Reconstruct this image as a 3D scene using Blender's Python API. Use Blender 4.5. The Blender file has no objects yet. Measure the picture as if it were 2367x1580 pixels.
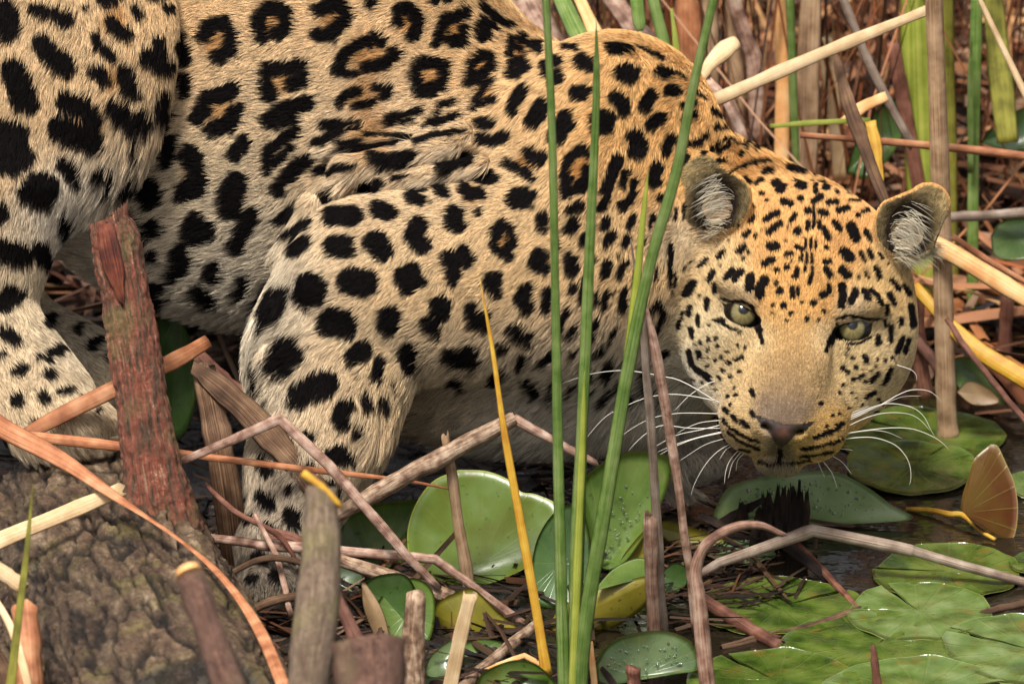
import bpy, math, random
import numpy as np
from mathutils import Vector
random.seed(7); rng = np.random.default_rng(11)
C = bpy.context.scene.collection
SC = bpy.context.scene
# ------------------------------------------------------------------ camera
K = 2500.0            # photo pixels per metre at the animal
DIST = 8.0            # metres to the animal
FPX = K * DIST
CX, CY = 1183.5, 790.0
PITCH = math.radians(20.0)
cp, sp = math.cos(PITCH), math.sin(PITCH)
FWD = np.array([0, cp, -sp]); UPV = np.array([0, sp, cp]); RGT = np.array([1.0, 0, 0])
def _rel(u, v, w):
    d = DIST + w / K
    return RGT * ((u - CX) / FPX * d) + UPV * (-(v - CY) / FPX * d) + FWD * d
_g = _rel(640, 1395, -100)            # the near fore paw stands on the ground, z = 0
CAM = np.array([0, 0, 0.0]) - np.array([0, 0, _g[2]]) - np.array([0, DIST * cp, 0])
cam_d = bpy.data.cameras.new('camera'); cam = bpy.data.objects.new('camera', cam_d); C.objects.link(cam)
cam.location = CAM; cam.rotation_euler = (math.pi / 2 - PITCH, 0, 0)
cam_d.sensor_width = 36; cam_d.lens = 36 * FPX / 2367.0
cam_d.clip_start = 0.5; cam_d.clip_end = 200
cam_d.dof.use_dof = True; cam_d.dof.focus_distance = DIST - 0.06; cam_d.dof.aperture_fstop = 9.0
SC.camera = cam
# ------------------------------------------------------------------ light: bright overcast
W = bpy.data.worlds.new('World'); SC.world = W; W.use_nodes = True
SUN_EL, SUN_AZ = math.radians(64), math.radians(205)   # azimuth measured clockwise from +Y: behind and left of the camera
nt = W.node_tree; bg = nt.nodes['Background']
sky = nt.nodes.new('ShaderNodeTexSky'); sky.sky_type = 'NISHITA'; sky.sun_disc = False
sky.sun_elevation = SUN_EL; sky.sun_rotation = SUN_AZ; sky.dust_density = 4.0; sky.air_density = 1.0; sky.ozone_density = 0.6
hs = nt.nodes.new('ShaderNodeHueSaturation'); hs.inputs['Saturation'].default_value = 0.18
nt.links.new(sky.outputs[0], hs.inputs['Color']); nt.links.new(hs.outputs[0], bg.inputs['Color'])
bg.inputs['Strength'].default_value = 0.05
sl = bpy.data.lights.new('sun', 'SUN'); sl.energy = 1.5; sl.angle = math.radians(12); sl.color = (1, 0.95, 0.87)
sun = bpy.data.objects.new('sun', sl); C.objects.link(sun)
_sd = Vector((math.sin(SUN_AZ) * math.cos(SUN_EL), math.cos(SUN_AZ) * math.cos(SUN_EL), math.sin(SUN_EL)))
sun.rotation_euler = _sd.to_track_quat('Z', 'Y').to_euler()
SC.view_settings.view_transform = 'Standard'; SC.view_settings.look = 'None'
SC.view_settings.exposure = 1.68; SC.view_settings.gamma = 1
SC.view_settings.use_curve_mapping = False
try:
    SC.cycles_curves.shape = 'RIBBONS'
except Exception:
    pass
SC.cycles.max_bounces = 6; SC.cycles.transparent_max_bounces = 8
# ------------------------------------------------------------------ coordinates
# (u, v, w): photo pixel column and row, and depth in pixels behind the animal's plane; every point gets a real place in metres
def P(u, v, w):
    return Vector(CAM + _rel(u, v, w))
def Pn(a):
    a = np.asarray(a, dtype=np.float64); d = DIST + a[:, 2] / K
    return CAM[None] + RGT[None] * ((a[:, 0] - CX) / FPX * d)[:, None] + UPV[None] * (-(a[:, 1] - CY) / FPX * d)[:, None] + FWD[None] * d[:, None]
def wz(v, z=0.0):
    """depth w at which the sight line through row v meets height z"""
    k = UPV[2] * (-(v - CY) / FPX) + FWD[2]
    return ((z - CAM[2]) / k - DIST) * K
def Gp(u, v, z=0.0):
    return P(u, v, wz(v, z))
# ------------------------------------------------------------------ tagging
def tag(o, label=None, cat=None, group=None, kind=None):
    if label: o['label'] = label
    if cat: o['category'] = cat
    if group: o['group'] = group
    if kind: o['kind'] = kind
    return o
def mesh_obj(name, verts, faces, mat, parent=None, smooth=True, uvs=None):
    me = bpy.data.meshes.new(name)
    me.from_pydata([tuple(v) for v in verts], [], faces); me.update()
    if smooth: me.polygons.foreach_set('use_smooth', [True] * len(me.polygons))
    if uvs is not None:
        l = me.uv_layers.new(name='UVMap')
        vi = np.empty(len(me.loops), dtype=np.int32); me.loops.foreach_get('vertex_index', vi)
        l.data.foreach_set('uv', np.asarray(uvs, dtype=np.float32)[vi].ravel())
    o = bpy.data.objects.new(name, me); C.objects.link(o)
    for m in (mat if isinstance(mat, (list, tuple)) else [mat]): me.materials.append(m)
    if parent: o.parent = parent
    return o
# ------------------------------------------------------------------ numpy value noise
_LAT = rng.random((64, 64, 64)).astype(np.float32)
def vnoise(p, scale):
    q = np.asarray(p, dtype=np.float32) / scale; i = np.floor(q).astype(np.int32); f = q - i; f = f * f * (3 - 2 * f)
    o = np.zeros(len(q), np.float32)
    for a in (0, 1):
        for b in (0, 1):
            for c in (0, 1):
                wgt = (f[:, 0] if a else 1 - f[:, 0]) * (f[:, 1] if b else 1 - f[:, 1]) * (f[:, 2] if c else 1 - f[:, 2])
                o += wgt * _LAT[(i[:, 0] + a) & 63, (i[:, 1] + b) & 63, (i[:, 2] + c) & 63]
    return o * 2 - 1
# ------------------------------------------------------------------ coat: rosettes, spots and a few painted shadow marks as strokes (radius; points), per body region
# each block: origin u, origin v, pixels per unit; then strokes  r:x,y x,y ...
SPOTS_AND_SHADE = [
(0, 0, 2.904, """95:40,30 60,160;55:250,30 360,50 450,100;50:740,90 790,160 840,200;40:900,20 930,60;25:570,5;40:1120,10;80:290,260 360,330 440,410;45:640,200 690,280 750,340;50:645,440 710,500;60:850,440 890,550;70:1000,330 1090,390;40:1060,230 1090,300;55:1215,250 1270,400;55:1260,520 1260,610;95:100,440 180,640;75:440,630 540,680 640,730;75:800,680 890,760 960,720;95:430,820 530,870 640,890;50:1090,570 1080,680;150:60,900 80,1010;70:440,1060 510,1130;55:690,1090 740,1130;135:265,1225;65:920,1060 905,1150;70:490,1395;75:10,1370;45:1150,760 1100,860;45:900,900;60:1160,950 1130,1080;62:1385,240 1410,190 1530,150 1570,250 1570,340 1480,370;60:1780,240 1750,130 1820,50 1920,60 1935,180 1880,220;55:2170,60 2250,20 2323,60;55:2160,230 2240,220 2320,150;62:1830,640 1810,540 1820,460 1930,440 2040,440 2060,530 1980,560;60:1350,780 1430,650 1580,590;62:1450,860 1560,820 1610,740;60:1830,810 1920,740 2080,680;40:1900,830 1990,790;45:2200,830 2300,820;35:2140,940 2300,890;65:1610,1020 1660,950;45:1810,1040 1900,940 2010,880;40:1820,1130 1910,1060 1980,990;55:1900,1260 1990,1150 2090,1060;30:2150,1140 2323,1110;90:1300,1040 1350,1110 1340,1240 1270,1280;85:1030,1270 1030,1310;85:1620,1220 1570,1300 1580,1390;75:1070,1520;95:1350,1500 1360,1560;65:1720,1430 1680,1540;35:1900,1460 2000,1350;40:1950,1560 2080,1470;45:2190,1290 2270,1270;70:2250,1440 2380,1440"""),
(780, 0, 2.904, """50:60,30 80,110 40,180;45:240,10;30:660,5;25:875,5;55:420,130 430,60 500,60 560,120 540,200 520,250;50:870,100 740,130 720,210 690,280;48:870,210 850,290 790,275;45:990,160 990,250;38:1060,190 1040,240 1000,250;30:1000,60 1090,130 1180,180;35:1190,270 1180,350;35:1250,260 1260,320;45:270,230 310,270;50:20,460 60,370 190,290 280,250;50:390,340 420,380 270,440 220,440;30:20,490 150,480;52:560,590 540,500 560,430 640,415 740,430 740,490;50:570,600 660,600 720,560;38:900,550 920,430 990,370 1050,380 1050,440 960,530;35:1180,490 1190,420 1260,400 1300,430 1220,490;35:1330,310 1390,320;50:1490,400;35:1420,420 1430,480;60:1490,510;25:1560,305 1640,310;55:1660,400 1720,420;38:1850,320 1970,330;70:1940,475 1965,485;42:2170,465 2240,495;38:2230,600 2290,600;58:1620,605 1675,600;50:1870,640 1910,670 1920,720;55:2105,640 2080,690;50:2120,820 2170,790;85:1790,800 1790,820;70:1550,780 1530,840 1500,890;60:1390,690 1350,770 1330,790;45:1270,580 1220,640 1190,710;28:1060,530 980,610 940,720 1000,690 1070,640;50:50,680 110,620 150,600;40:280,580 350,590 340,640;32:150,710 270,680;45:370,810 440,780;30:480,760 590,730;30:470,830 520,800;30:720,700 800,670;25:610,840 700,780 720,720;25:680,830 810,770;42:970,820 1040,800;48:980,920 1080,920 1150,890;20:0,810 160,800;25:30,880 150,850;30:40,960 170,950;15:200,900 330,895 490,915;18:200,980 380,955 470,930;22:540,940 680,900 850,880;45:250,1050 340,1060 520,1040;22:0,1110 120,1105;50:720,1120 800,1080 890,1050;62:1320,1010 1370,1050;40:1160,1080 1230,1110 1310,1160;55:990,1190 1050,1180;50:880,1260 900,1300 980,1300;75:1220,1330 1280,1310;30:1340,1280;45:1540,1260 1550,1150 1570,1060 1640,990 1700,1010;40:1700,1110 1680,1200 1600,1260 1540,1280;45:1890,1040 1850,1130 1810,1250;35:1960,1140 1930,1220;30:2010,1210 1980,1300 1920,1390;40:1920,1370;33:2160,1080 2120,1220;60:2000,890 2040,950 2010,1000;38:2260,910 2210,1000;58:180,1240 270,1235;20:380,1185 480,1180;35:520,1260 590,1260;42:510,1320 590,1340;45:700,1260 720,1275;65:290,1400 360,1420;70:800,1430 800,1490;28:960,1415;55:1390,1450 1400,1500;38:1570,1400 1630,1370;42:1600,1470 1570,1530;30:1820,1310 1770,1390;28:1810,1450 1795,1510;26:1990,1440 1960,1490;30:2180,1310 2240,1290"""),
(780, 520, 2.904, """80:0,130 60,140;85:270,110 310,150;75:560,0 530,60 570,110;55:760,200 790,300 800,350;60:860,170 880,220;45:1070,130 1080,30 1120,-20 1180,20 1190,120 1160,200 1090,160;60:1370,190 1350,250 1400,270;48:1585,210 1580,300;30:1680,60 1665,120;32:1850,40 1815,120;28:1950,60 1930,120;30:1815,240 1795,320;15:1885,190;28:1940,240 1900,320;95:100,360 210,380;70:450,330 490,390;65:510,300 550,350;75:1060,370 1070,390;40:1100,450;60:1290,420 1265,480 1290,520;38:1430,420 1415,530;25:1665,340 1655,480;22:1750,440 1745,490;28:1825,440 1805,530;32:1940,420 1925,530;70:700,520 710,550;52:630,630 680,680;82:370,600 370,640;105:-10,640 50,650;50:920,540 950,640;45:1030,590 1030,660;48:1215,670 1235,690;45:1330,700 1320,720;30:1565,550 1530,660;26:1630,640 1580,710;27:1760,610 1745,710;42:1140,770;56:1290,850;40:1500,800 1445,860;28:1620,800;28:1820,740 1790,800;40:1890,850 1870,930;62:820,830 880,860;60:950,820 960,850;72:520,820 525,890;72:130,860 190,820;45:300,890 285,970;28:385,1010;45:870,1000 900,1010;50:1130,990 1190,960;42:1360,1000 1410,1060;35:1545,980;48:200,1110 195,1150;50:320,1130 335,1150;75:50,1210 40,1270;58:175,1330;20:1750,1080 1800,1040;28:2125,530 2165,480 2200,560 2190,680;18:2245,120 2235,260 2260,400;15:2140,270 2135,340;45:1990,970 2010,1100;35:2230,850"""),  # one dark stroke low on the neck paints a shadow
(0, 520, 2.904, """95:60,130 130,140;75:270,120 310,160;85:20,480 90,420;50:30,690 90,740;28:15,835;38:95,960 160,930;35:310,980 350,985;48:90,1140 110,1140;48:280,1120 300,1140;30:400,1100 450,1080;40:220,1300;25:630,1225;18:540,1140 590,1150;20:250,860 320,880;48:310,620;38:505,685;40:590,790 630,770;42:320,840 380,810;30:715,870;60:1040,20;80:1340,20 1420,50;70:1660,40 1640,130;75:1270,180 1290,250;70:1490,280 1500,320;55:1410,440 1500,480;50:1720,340 1690,420;50:1180,420 1170,530;55:980,180 1080,200;50:1990,150 2080,90;110:2095,400 2095,440;75:1890,440 1850,580;80:1960,770 1990,840 1930,900;45:1760,860 1770,1000;100:2040,1100 2170,1030;48:1820,1290;42:2070,1390;75:2270,1520 2323,1500;25:1825,1120;25:1755,775;70:900,60 940,120;60:1010,330 1090,400;60:880,-60 900,20;50:1230,330;60:960,250;45:1130,480"""),  # a short stroke by the hind foot paints dark shading
(400, 900, 3.915, """90:1460,570 1540,520;70:980,420 1060,500;60:830,580 860,690;45:1240,650;70:810,900 870,1010;48:680,1130;80:1090,1090 1090,1170;50:1070,880;40:850,1210 910,1230;45:1430,820 1480,870;30:600,950 640,920;50:1080,1540;60:760,1480 800,1520;45:900,1650 960,1700;50:720,1700"""),
(1167, 0, 3.915, """32:1620,930 1720,915;35:1620,1060 1730,1020;28:1880,975 1970,1000;30:1910,1120 2020,1090;35:1680,1280 1760,1220 1820,1200;40:1580,1480 1640,1420;18:1790,1390 1900,1290 2010,1220 2160,1215;15:1930,1340 2040,1280 2110,1240;22:2150,1400 2220,1320 2300,1300;14:2170,1150 2330,1155;18:1720,810 1790,850;18:1560,640 1640,690;18:1230,420 1420,510;20:1930,1450 2000,1440;12:2050,1560 2200,1490 2349,1490"""),
(1767, 0, 3.915, """12:90,1245 320,1265;25:10,1360 90,1340;12:280,1335 400,1360 530,1385;16:220,1425 310,1420;18:310,1465 490,1460"""),
(1480, 320, 1.866, """28:75,110 60,180;18:200,80 160,120;14:200,20 260,5;10:275,60 330,25;10:340,45 410,5;14:445,70 480,35 515,20;12:520,55 580,40;10:345,98 365,88;9:845,95 865,105;7:430,130 500,110 580,105;17:550,150 580,145;14:655,138 690,145 730,152;13:775,165 820,140;9:880,142 945,175;12:870,182 930,198;13:910,232 960,250;22:1005,225 1035,250;6:900,275 955,272;25:600,205 602,222;21:680,203 697,207;12:757,205 757,235;20:803,212;9:850,236;13:470,180 485,195;10:515,200 540,187;11:525,245;9:540,278;16:615,280 645,288;17:690,267;15:750,280 780,258;15:812,285 840,280;14:855,318 888,308;18:722,322;16:778,325 798,335;6:750,300 745,400;15:540,360 590,330;12:650,365 668,340;9:470,368 488,350;16:555,412 600,378;20:677,410;10:722,370 722,400;9:768,370 772,395;13:790,400 808,440;13:835,370 858,402;22:905,390 925,440;12:935,340;8:955,325 985,315;12:970,412 988,445;11:445,432 468,412;9:497,430;20:560,475 585,472;13:425,500 448,480;10:340,520 360,498;10:265,558 292,532;8:470,503;11:630,508 650,502;10:675,475 697,485;16:535,550 565,533;24:875,500 895,520;9:945,505 960,540;11:982,495 992,520;7:1025,505 1038,525;21:870,578 888,598;12:795,538 815,538;14:800,570 818,597;12:800,479;14:629,560;13:587,575;10:672,570 668,600;6:715,445 712,475;6:735,440 735,480;6:757,450 755,480;6:700,500 695,530;6:720,500 715,540;6:740,500 738,545;5:685,520 683,535;6:712,555 708,575;6:740,560 740,590;6:655,600;14:372,608 398,575;16:410,610 435,580;20:475,605 470,650;20:535,615 515,650 515,680;10:300,620 318,585;12:325,640 330,670;22:235,630 212,670;12:293,705 290,745;12:222,738 218,765;9:193,755 191,775;10:178,790 180,825;9:253,775 252,810;8:262,690;11:222,830 228,865;8:295,870;10:330,868;7:265,885;8:335,900;9:355,950;10:385,972;9:412,962 440,948;8:330,962;10:258,925 263,948;8:360,1005;7:390,1030;11:585,630;18:602,665;11:655,650 657,690;8:682,650 680,680;16:617,725;11:648,760;8:572,725;8:630,790;6:570,760;8:697,715;16:745,715;12:715,785;9:787,750;18:785,680;10:812,640 810,668;7:765,790;8:732,600 728,630;18:865,645 872,690 860,725;15:925,665 905,710;16:965,665 975,690;11:990,660 1020,680 1035,720;13:1010,570 1025,605;6:960,585 978,608;6:935,605;10:1080,622 1105,655;11:1132,645 1155,682;11:1070,680 1088,722;16:1160,735 1168,780 1168,815;10:1055,730 1055,765;11:1115,790 1115,808;11:1072,815 1074,880;7:1047,790 1048,815;14:1018,865 1022,888;12:1122,875 1100,925;11:1152,880 1132,930;11:958,945 970,970;8:1015,958;9:1050,960;9:920,992;9:865,995 888,1010;9:935,1035 955,1025;12:985,1045 1015,1022;11:1050,1045 1075,1000;8:910,1040;8:960,1050;8:870,1065;6:905,1100;9:965,1120 1000,1100;8:1040,1060;9:480,1090 490,1115;9:775,1145;8:480,1180 490,1200;9:380,1115;8:392,1150;9:365,1165 380,1180;9:400,1195 415,1210;9:440,1220 465,1240;6:360,1210 390,1245 440,1275 510,1305;6:380,1260 430,1300 520,1335;5:440,1340 480,1345;7:855,1190;7:825,1195;9:790,1270 830,1260 870,1230;7:750,1285 790,1275;6:690,1335 760,1325 820,1310 870,1290;6:680,1365 760,1360 830,1345;8:800,1240;6:840,1230;6:350,700 400,708 450,708 490,730 508,780;5:372,722 383,765 420,802 470,808 500,795;14:495,805 513,838;7:515,850 525,890;6:320,790 350,800 400,830 435,840;12:335,795 360,790;6:842,785 880,768 930,772 990,785 1030,785;5:838,805 858,855 910,872 955,850 985,805;15:830,860 815,885;7:810,895 800,925;6:890,892 940,887 990,860;7:602,1340 600,1385;5:600,1385 560,1392 520,1380;5:600,1385 660,1390 720,1380;8:130,450 122,520 135,600 150,650;6:160,280 150,330;12:215,930 230,990 300,1030;6:240,1010 320,1060;8:150,560 165,620;6:190,545 230,520;10:100,900 130,930;14:1290,430 1265,510;10:205,275 200,330"""),
]
ROSETTE_CENTRES = [  # u, v, radius: darker tan inside the rings
(506,93,34),(637,48,34),(773,42,34),(664,182,38),(516,251,45),(675,262,22),(458,396,30),(949,48,30),(1052,69,30),(859,127,52),(1000,176,36),(1117,151,30),(849,220,45),(1128,213,24),(1338,386,40),(1222,372,24),(1212,110,22),(1213,145,22),(1062,596,22),(1169,554,22),(1262,603,18),(1482,318,10),(263,30,34),(260,165,30),(210,264,40),(860,318,60),(565,440,24),(1096,447,24)]
HAIRS = 760000
# ------------------------------------------------------------------ leopard: body as a smooth union of rounded masses, meshed by surface nets
HA = math.radians(8.0); hc_, hs_ = math.cos(HA), math.sin(HA)
EYE = np.array([1844.0, 740.0, -40.0])
def to_head(p):
    q = p - EYE.astype(np.float32)
    return np.stack([q[:, 0] * hc_ + q[:, 1] * hs_, -q[:, 0] * hs_ + q[:, 1] * hc_, q[:, 2]], 1)
def from_head(r, d, w):
    return (EYE[0] + r * hc_ - d * hs_, EYE[1] + r * hs_ + d * hc_, EYE[2] + w)
def sd_ell(p, c, rad, ang=0.0):
    q = p - np.array(c, np.float32)
    if ang:
        a = math.radians(ang); ca, sa = math.cos(a), math.sin(a)
        q = np.stack([q[:, 0] * ca + q[:, 1] * sa, -q[:, 0] * sa + q[:, 1] * ca, q[:, 2]], 1)
    r = np.array(rad, np.float32)
    k0 = np.sqrt(((q / r) ** 2).sum(1)); k1 = np.sqrt(((q / (r * r)) ** 2).sum(1)) + 1e-9
    return k0 * (k0 - 1) / k1
def sd_cone(p, a, ra, b, rb):
    a = np.array(a, np.float32); b = np.array(b, np.float32); ba = b - a
    t = np.clip(((p - a) @ ba) / (ba @ ba), 0, 1)
    return np.sqrt(((p - a - t[:, None] * ba) ** 2).sum(1)) - (ra + (rb - ra) * t)
def smin(a, b, k):
    h = np.maximum(k - np.abs(a - b), 0) / k
    return np.minimum(a, b) - h * h * k * 0.25
def smax(a, b, k): return -smin(-a, -b, k)
# (kind, shape..., blend, hair direction, hair length)
BODY = [
 ('e', (590, 200, 320), (645, 545, 330), 10, 60, (-1, .22, 0), 24),         # barrel and belly
 ('e', (1150, 550, 290), (470, 470, 320), 12, 120, (-.9, .45, 0), 24),     # rib cage
 ('e', (1290, 880, 320), (400, 125, 180), 2, 90, (-.15, 1, 0), 36),        # brisket
 ('c', (1365, 325, 75), 205, (1310, 620, 30), 232, 100, (-.65, .75, 0), 22),   # shoulder blade
 ('e', (1470, 250, 130), (200, 160, 170), 35, 90, (-.7, .6, 0), 24),       # top of the shoulders
 ('c', (1260, 610, 30), 255, (860, 665, -25), 218, 48, (-.75, .6, 0), 20), # upper arm
 ('c', (690, 500, 10), 22, (800, 388, -60), 24, 22, (-.6, .9, 0), 30),     # folds of loose skin above the arm
 ('c', (800, 388, -60), 24, (1050, 322, -75), 22, 22, (-1, .3, 0), 22),
 ('c', (760, 330, 10), 16, (1080, 300, -60), 16, 24, (-1, .2, 0), 20),
 ('c', (1425, 160, -40), 34, (1310, 470, -180), 46, 80, (-.65, .75, 0), 22),   # ridge of the shoulder blade
 ('e', (820, 880, -120), (88, 150, 70), -14, 60, (-.4, .9, 0), 26),          # forearm muscle
 ('c', (880, 420, -70), 16, (1120, 372, -110), 14, 26, (-1, .3, 0), 20), ('c', (640, 590, -20), 14, (720, 470, -40), 16, 22, (-.6, .9, 0), 30),
 ('e', (700, 800, -25), (118, 190, 125), 8, 50, (-.6, .75, 0), 36),        # elbow
 ('c', (800, 840, -50), 160, (705, 1080, -80), 128, 50, (-.35, .95, 0), 26),
 ('c', (705, 1080, -80), 126, (640, 1240, -95), 92, 40, (-.1, 1, 0), 22),
 ('c', (640, 1240, -95), 92, (635, 1315, -130), 86, 30, (.1, 1, 0), 18),
 ('e', (600, 1345, -200), (34, 46, 46), 0, 14, (.1, 1, 0), 14),
 ('e', (655, 1350, -215), (36, 46, 46), 0, 14, (.1, 1, 0), 14),
 ('e', (708, 1340, -190), (32, 44, 44), 0, 14, (.1, 1, 0), 14),
 ('c', (1420, 545, 255), 340, (1800, 665, 385), 272, 100, (-.8, .5, 0), 24),   # neck
 ('c', (1480, 820, 440), 140, (1580, 1030, 470), 84, 60, (.1, 1, 0), 34),  # far fore leg
 ('e', (1600, 1060, 430), (84, 46, 90), 0, 30, (.3, 1, 0), 26),
 ('e', (45, 110, -50), (362, 425, 200), 12, 16, (-.25, 1, 0), 32),         # near thigh
 ('c', (-30, 430, -60), 200, (-40, 720, -80), 112, 50, (-.1, 1, 0), 34),
 ('c', (-40, 725, -80), 108, (105, 930, -120), 116, 40, (.35, .9, 0), 24), # near hind foot
 ('e', (165, 965, -150), (108, 68, 110), 12, 30, (.6, .8, 0), 22),
 ('c', (-80, 520, 400), 130, (30, 740, 350), 84, 40, (.2, 1, 0), 26),      # far hind leg
 ('c', (30, 745, 350), 84, (215, 850, 300), 88, 30, (.7, .6, 0), 24),
]
HEAD = [
 ('e', (0, -95, 200), (232, 225, 270), 0, 60, None, 15),                   # skull
 ('e', (0, -25, 120), (268, 240, 205), 0, 60, None, 15),                   # face
 ('e', (-150, 62, 110), (108, 128, 140), 0, 80, None, 14), ('e', (150, 62, 110), (108, 128, 140), 0, 80, None, 14),
 ('c', (0, -60, -55), 88, (0, 120, -140), 76, 60, None, 9),                # nose bridge
 ('c', (0, 120, -140), 74, (0, 222, -195), 62, 50, None, 8),
 ('e', (-128, 150, 10), (78, 90, 98), 0, 70, None, 11), ('e', (128, 150, 10), (78, 90, 98), 0, 70, None, 11),
 ('e', (0, 224, -72), (143, 96, 138), 0, 60, None, 10),                   # muzzle
 ('e', (-66, 258, -124), (70, 55, 78), 0, 50, None, 8), ('e', (66, 258, -124), (70, 55, 78), 0, 50, None, 8),
 ('e', (0, 252, -226), (62, 33, 34), 0, 24, None, 3),                      # nose
 ('e', (0, 326, -104), (56, 34, 54), 0, 16, None, 22),                     # chin
 ('e', (0, 262, 40), (120, 70, 140), 0, 40, None, 22),                     # jaw
 ('e', (-116, -46, -58), (90, 30, 46), 18, 36, None, 9), ('e', (116, -46, -58), (90, 30, 46), -18, 36, None, 9),
 ('e', (-140, 66, -28), (84, 40, 48), -12, 50, None, 10), ('e', (140, 66, -28), (84, 40, 48), 12, 50, None, 10),
]
EYES = (-127.0, 127.0)
EYE_W = -30.0; EYE_R = 50.0
def sd_prim(p, e):
    return sd_ell(p, e[1], e[2], e[3]) if e[0] == 'e' else sd_cone(p, e[1], e[2], e[3], e[4])
def prim_k(e): return e[4] if e[0] == 'e' else e[5]
def sdf(p):
    p = p.astype(np.float32)
    d = None
    for e in BODY:
        s = sd_prim(p, e); d = s if d is None else smin(d, s, prim_k(e))
    # the fold of skin where the foreleg is drawn back
    m = p[:, 0] > 1380
    if m.any():
        q = to_head(p[m]); h = None
        for e in HEAD:
            s = sd_prim(q, e); h = s if h is None else smin(h, s, prim_k(e))
        for sgn in (-1, 1):                      # ears: cupped shells
            qe = q * np.array([1, 1, 1.65], np.float32); o = sd_cone(qe, (sgn * 222, -252, 8), 80, (sgn * 262, -306, 8), 52)
            c = sd_cone(qe, (sgn * 222, -250, -68), 86, (sgn * 262, -304, -62), 56)
            h = smin(h, sd_cone(q, (sgn * 175, -190, 70), 60, (sgn * 225, -250, 50), 58), 30)
            h = smin(h, o, 24); h = smax(h, -c, 8)
            h = smax(h, -sd_ell(q, (sgn * 222, -232, 0), (36, 32, 66)), 12)
        for x in EYES:                           # almond openings for the eyes
            sgn = 1 if x > 0 else -1
            c = sd_ell(q, (x, 10, -90), (44, 18.5, 70), sgn * -16)
            h = smax(h, -c, 14)
        for sgn in (-1, 1):                      # nostrils and lip line
            h = smax(h, -sd_cone(q, (sgn * 28, 264, -262), 8, (sgn * 64, 236, -205), 8), 8)
            h = smax(h, -sd_cone(q, (0, 318, -225), 5, (sgn * 110, 322, -150), 5), 14)
        h = smax(h, -sd_cone(q, (0, 285, -265), 4, (0, 318, -225), 5), 12)
        d[m] = smin(d[m], h, 40)
    return d
def axis(segs):
    o = [segs[0][0]]
    for a, b, st in segs:
        n = max(1, int(round((b - a) / st))); o += list(np.linspace(a, b, n + 1)[1:])
    return np.array(o, np.float32)
AU = axis([(-330, 1530, 8), (1530, 2230, 4.5), (2230, 2270, 8)])
AV = axis([(-330, 330, 8), (330, 1120, 5), (1120, 1430, 7)])
AW = axis([(-330, 130, 5.5), (130, 640, 10)])
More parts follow.
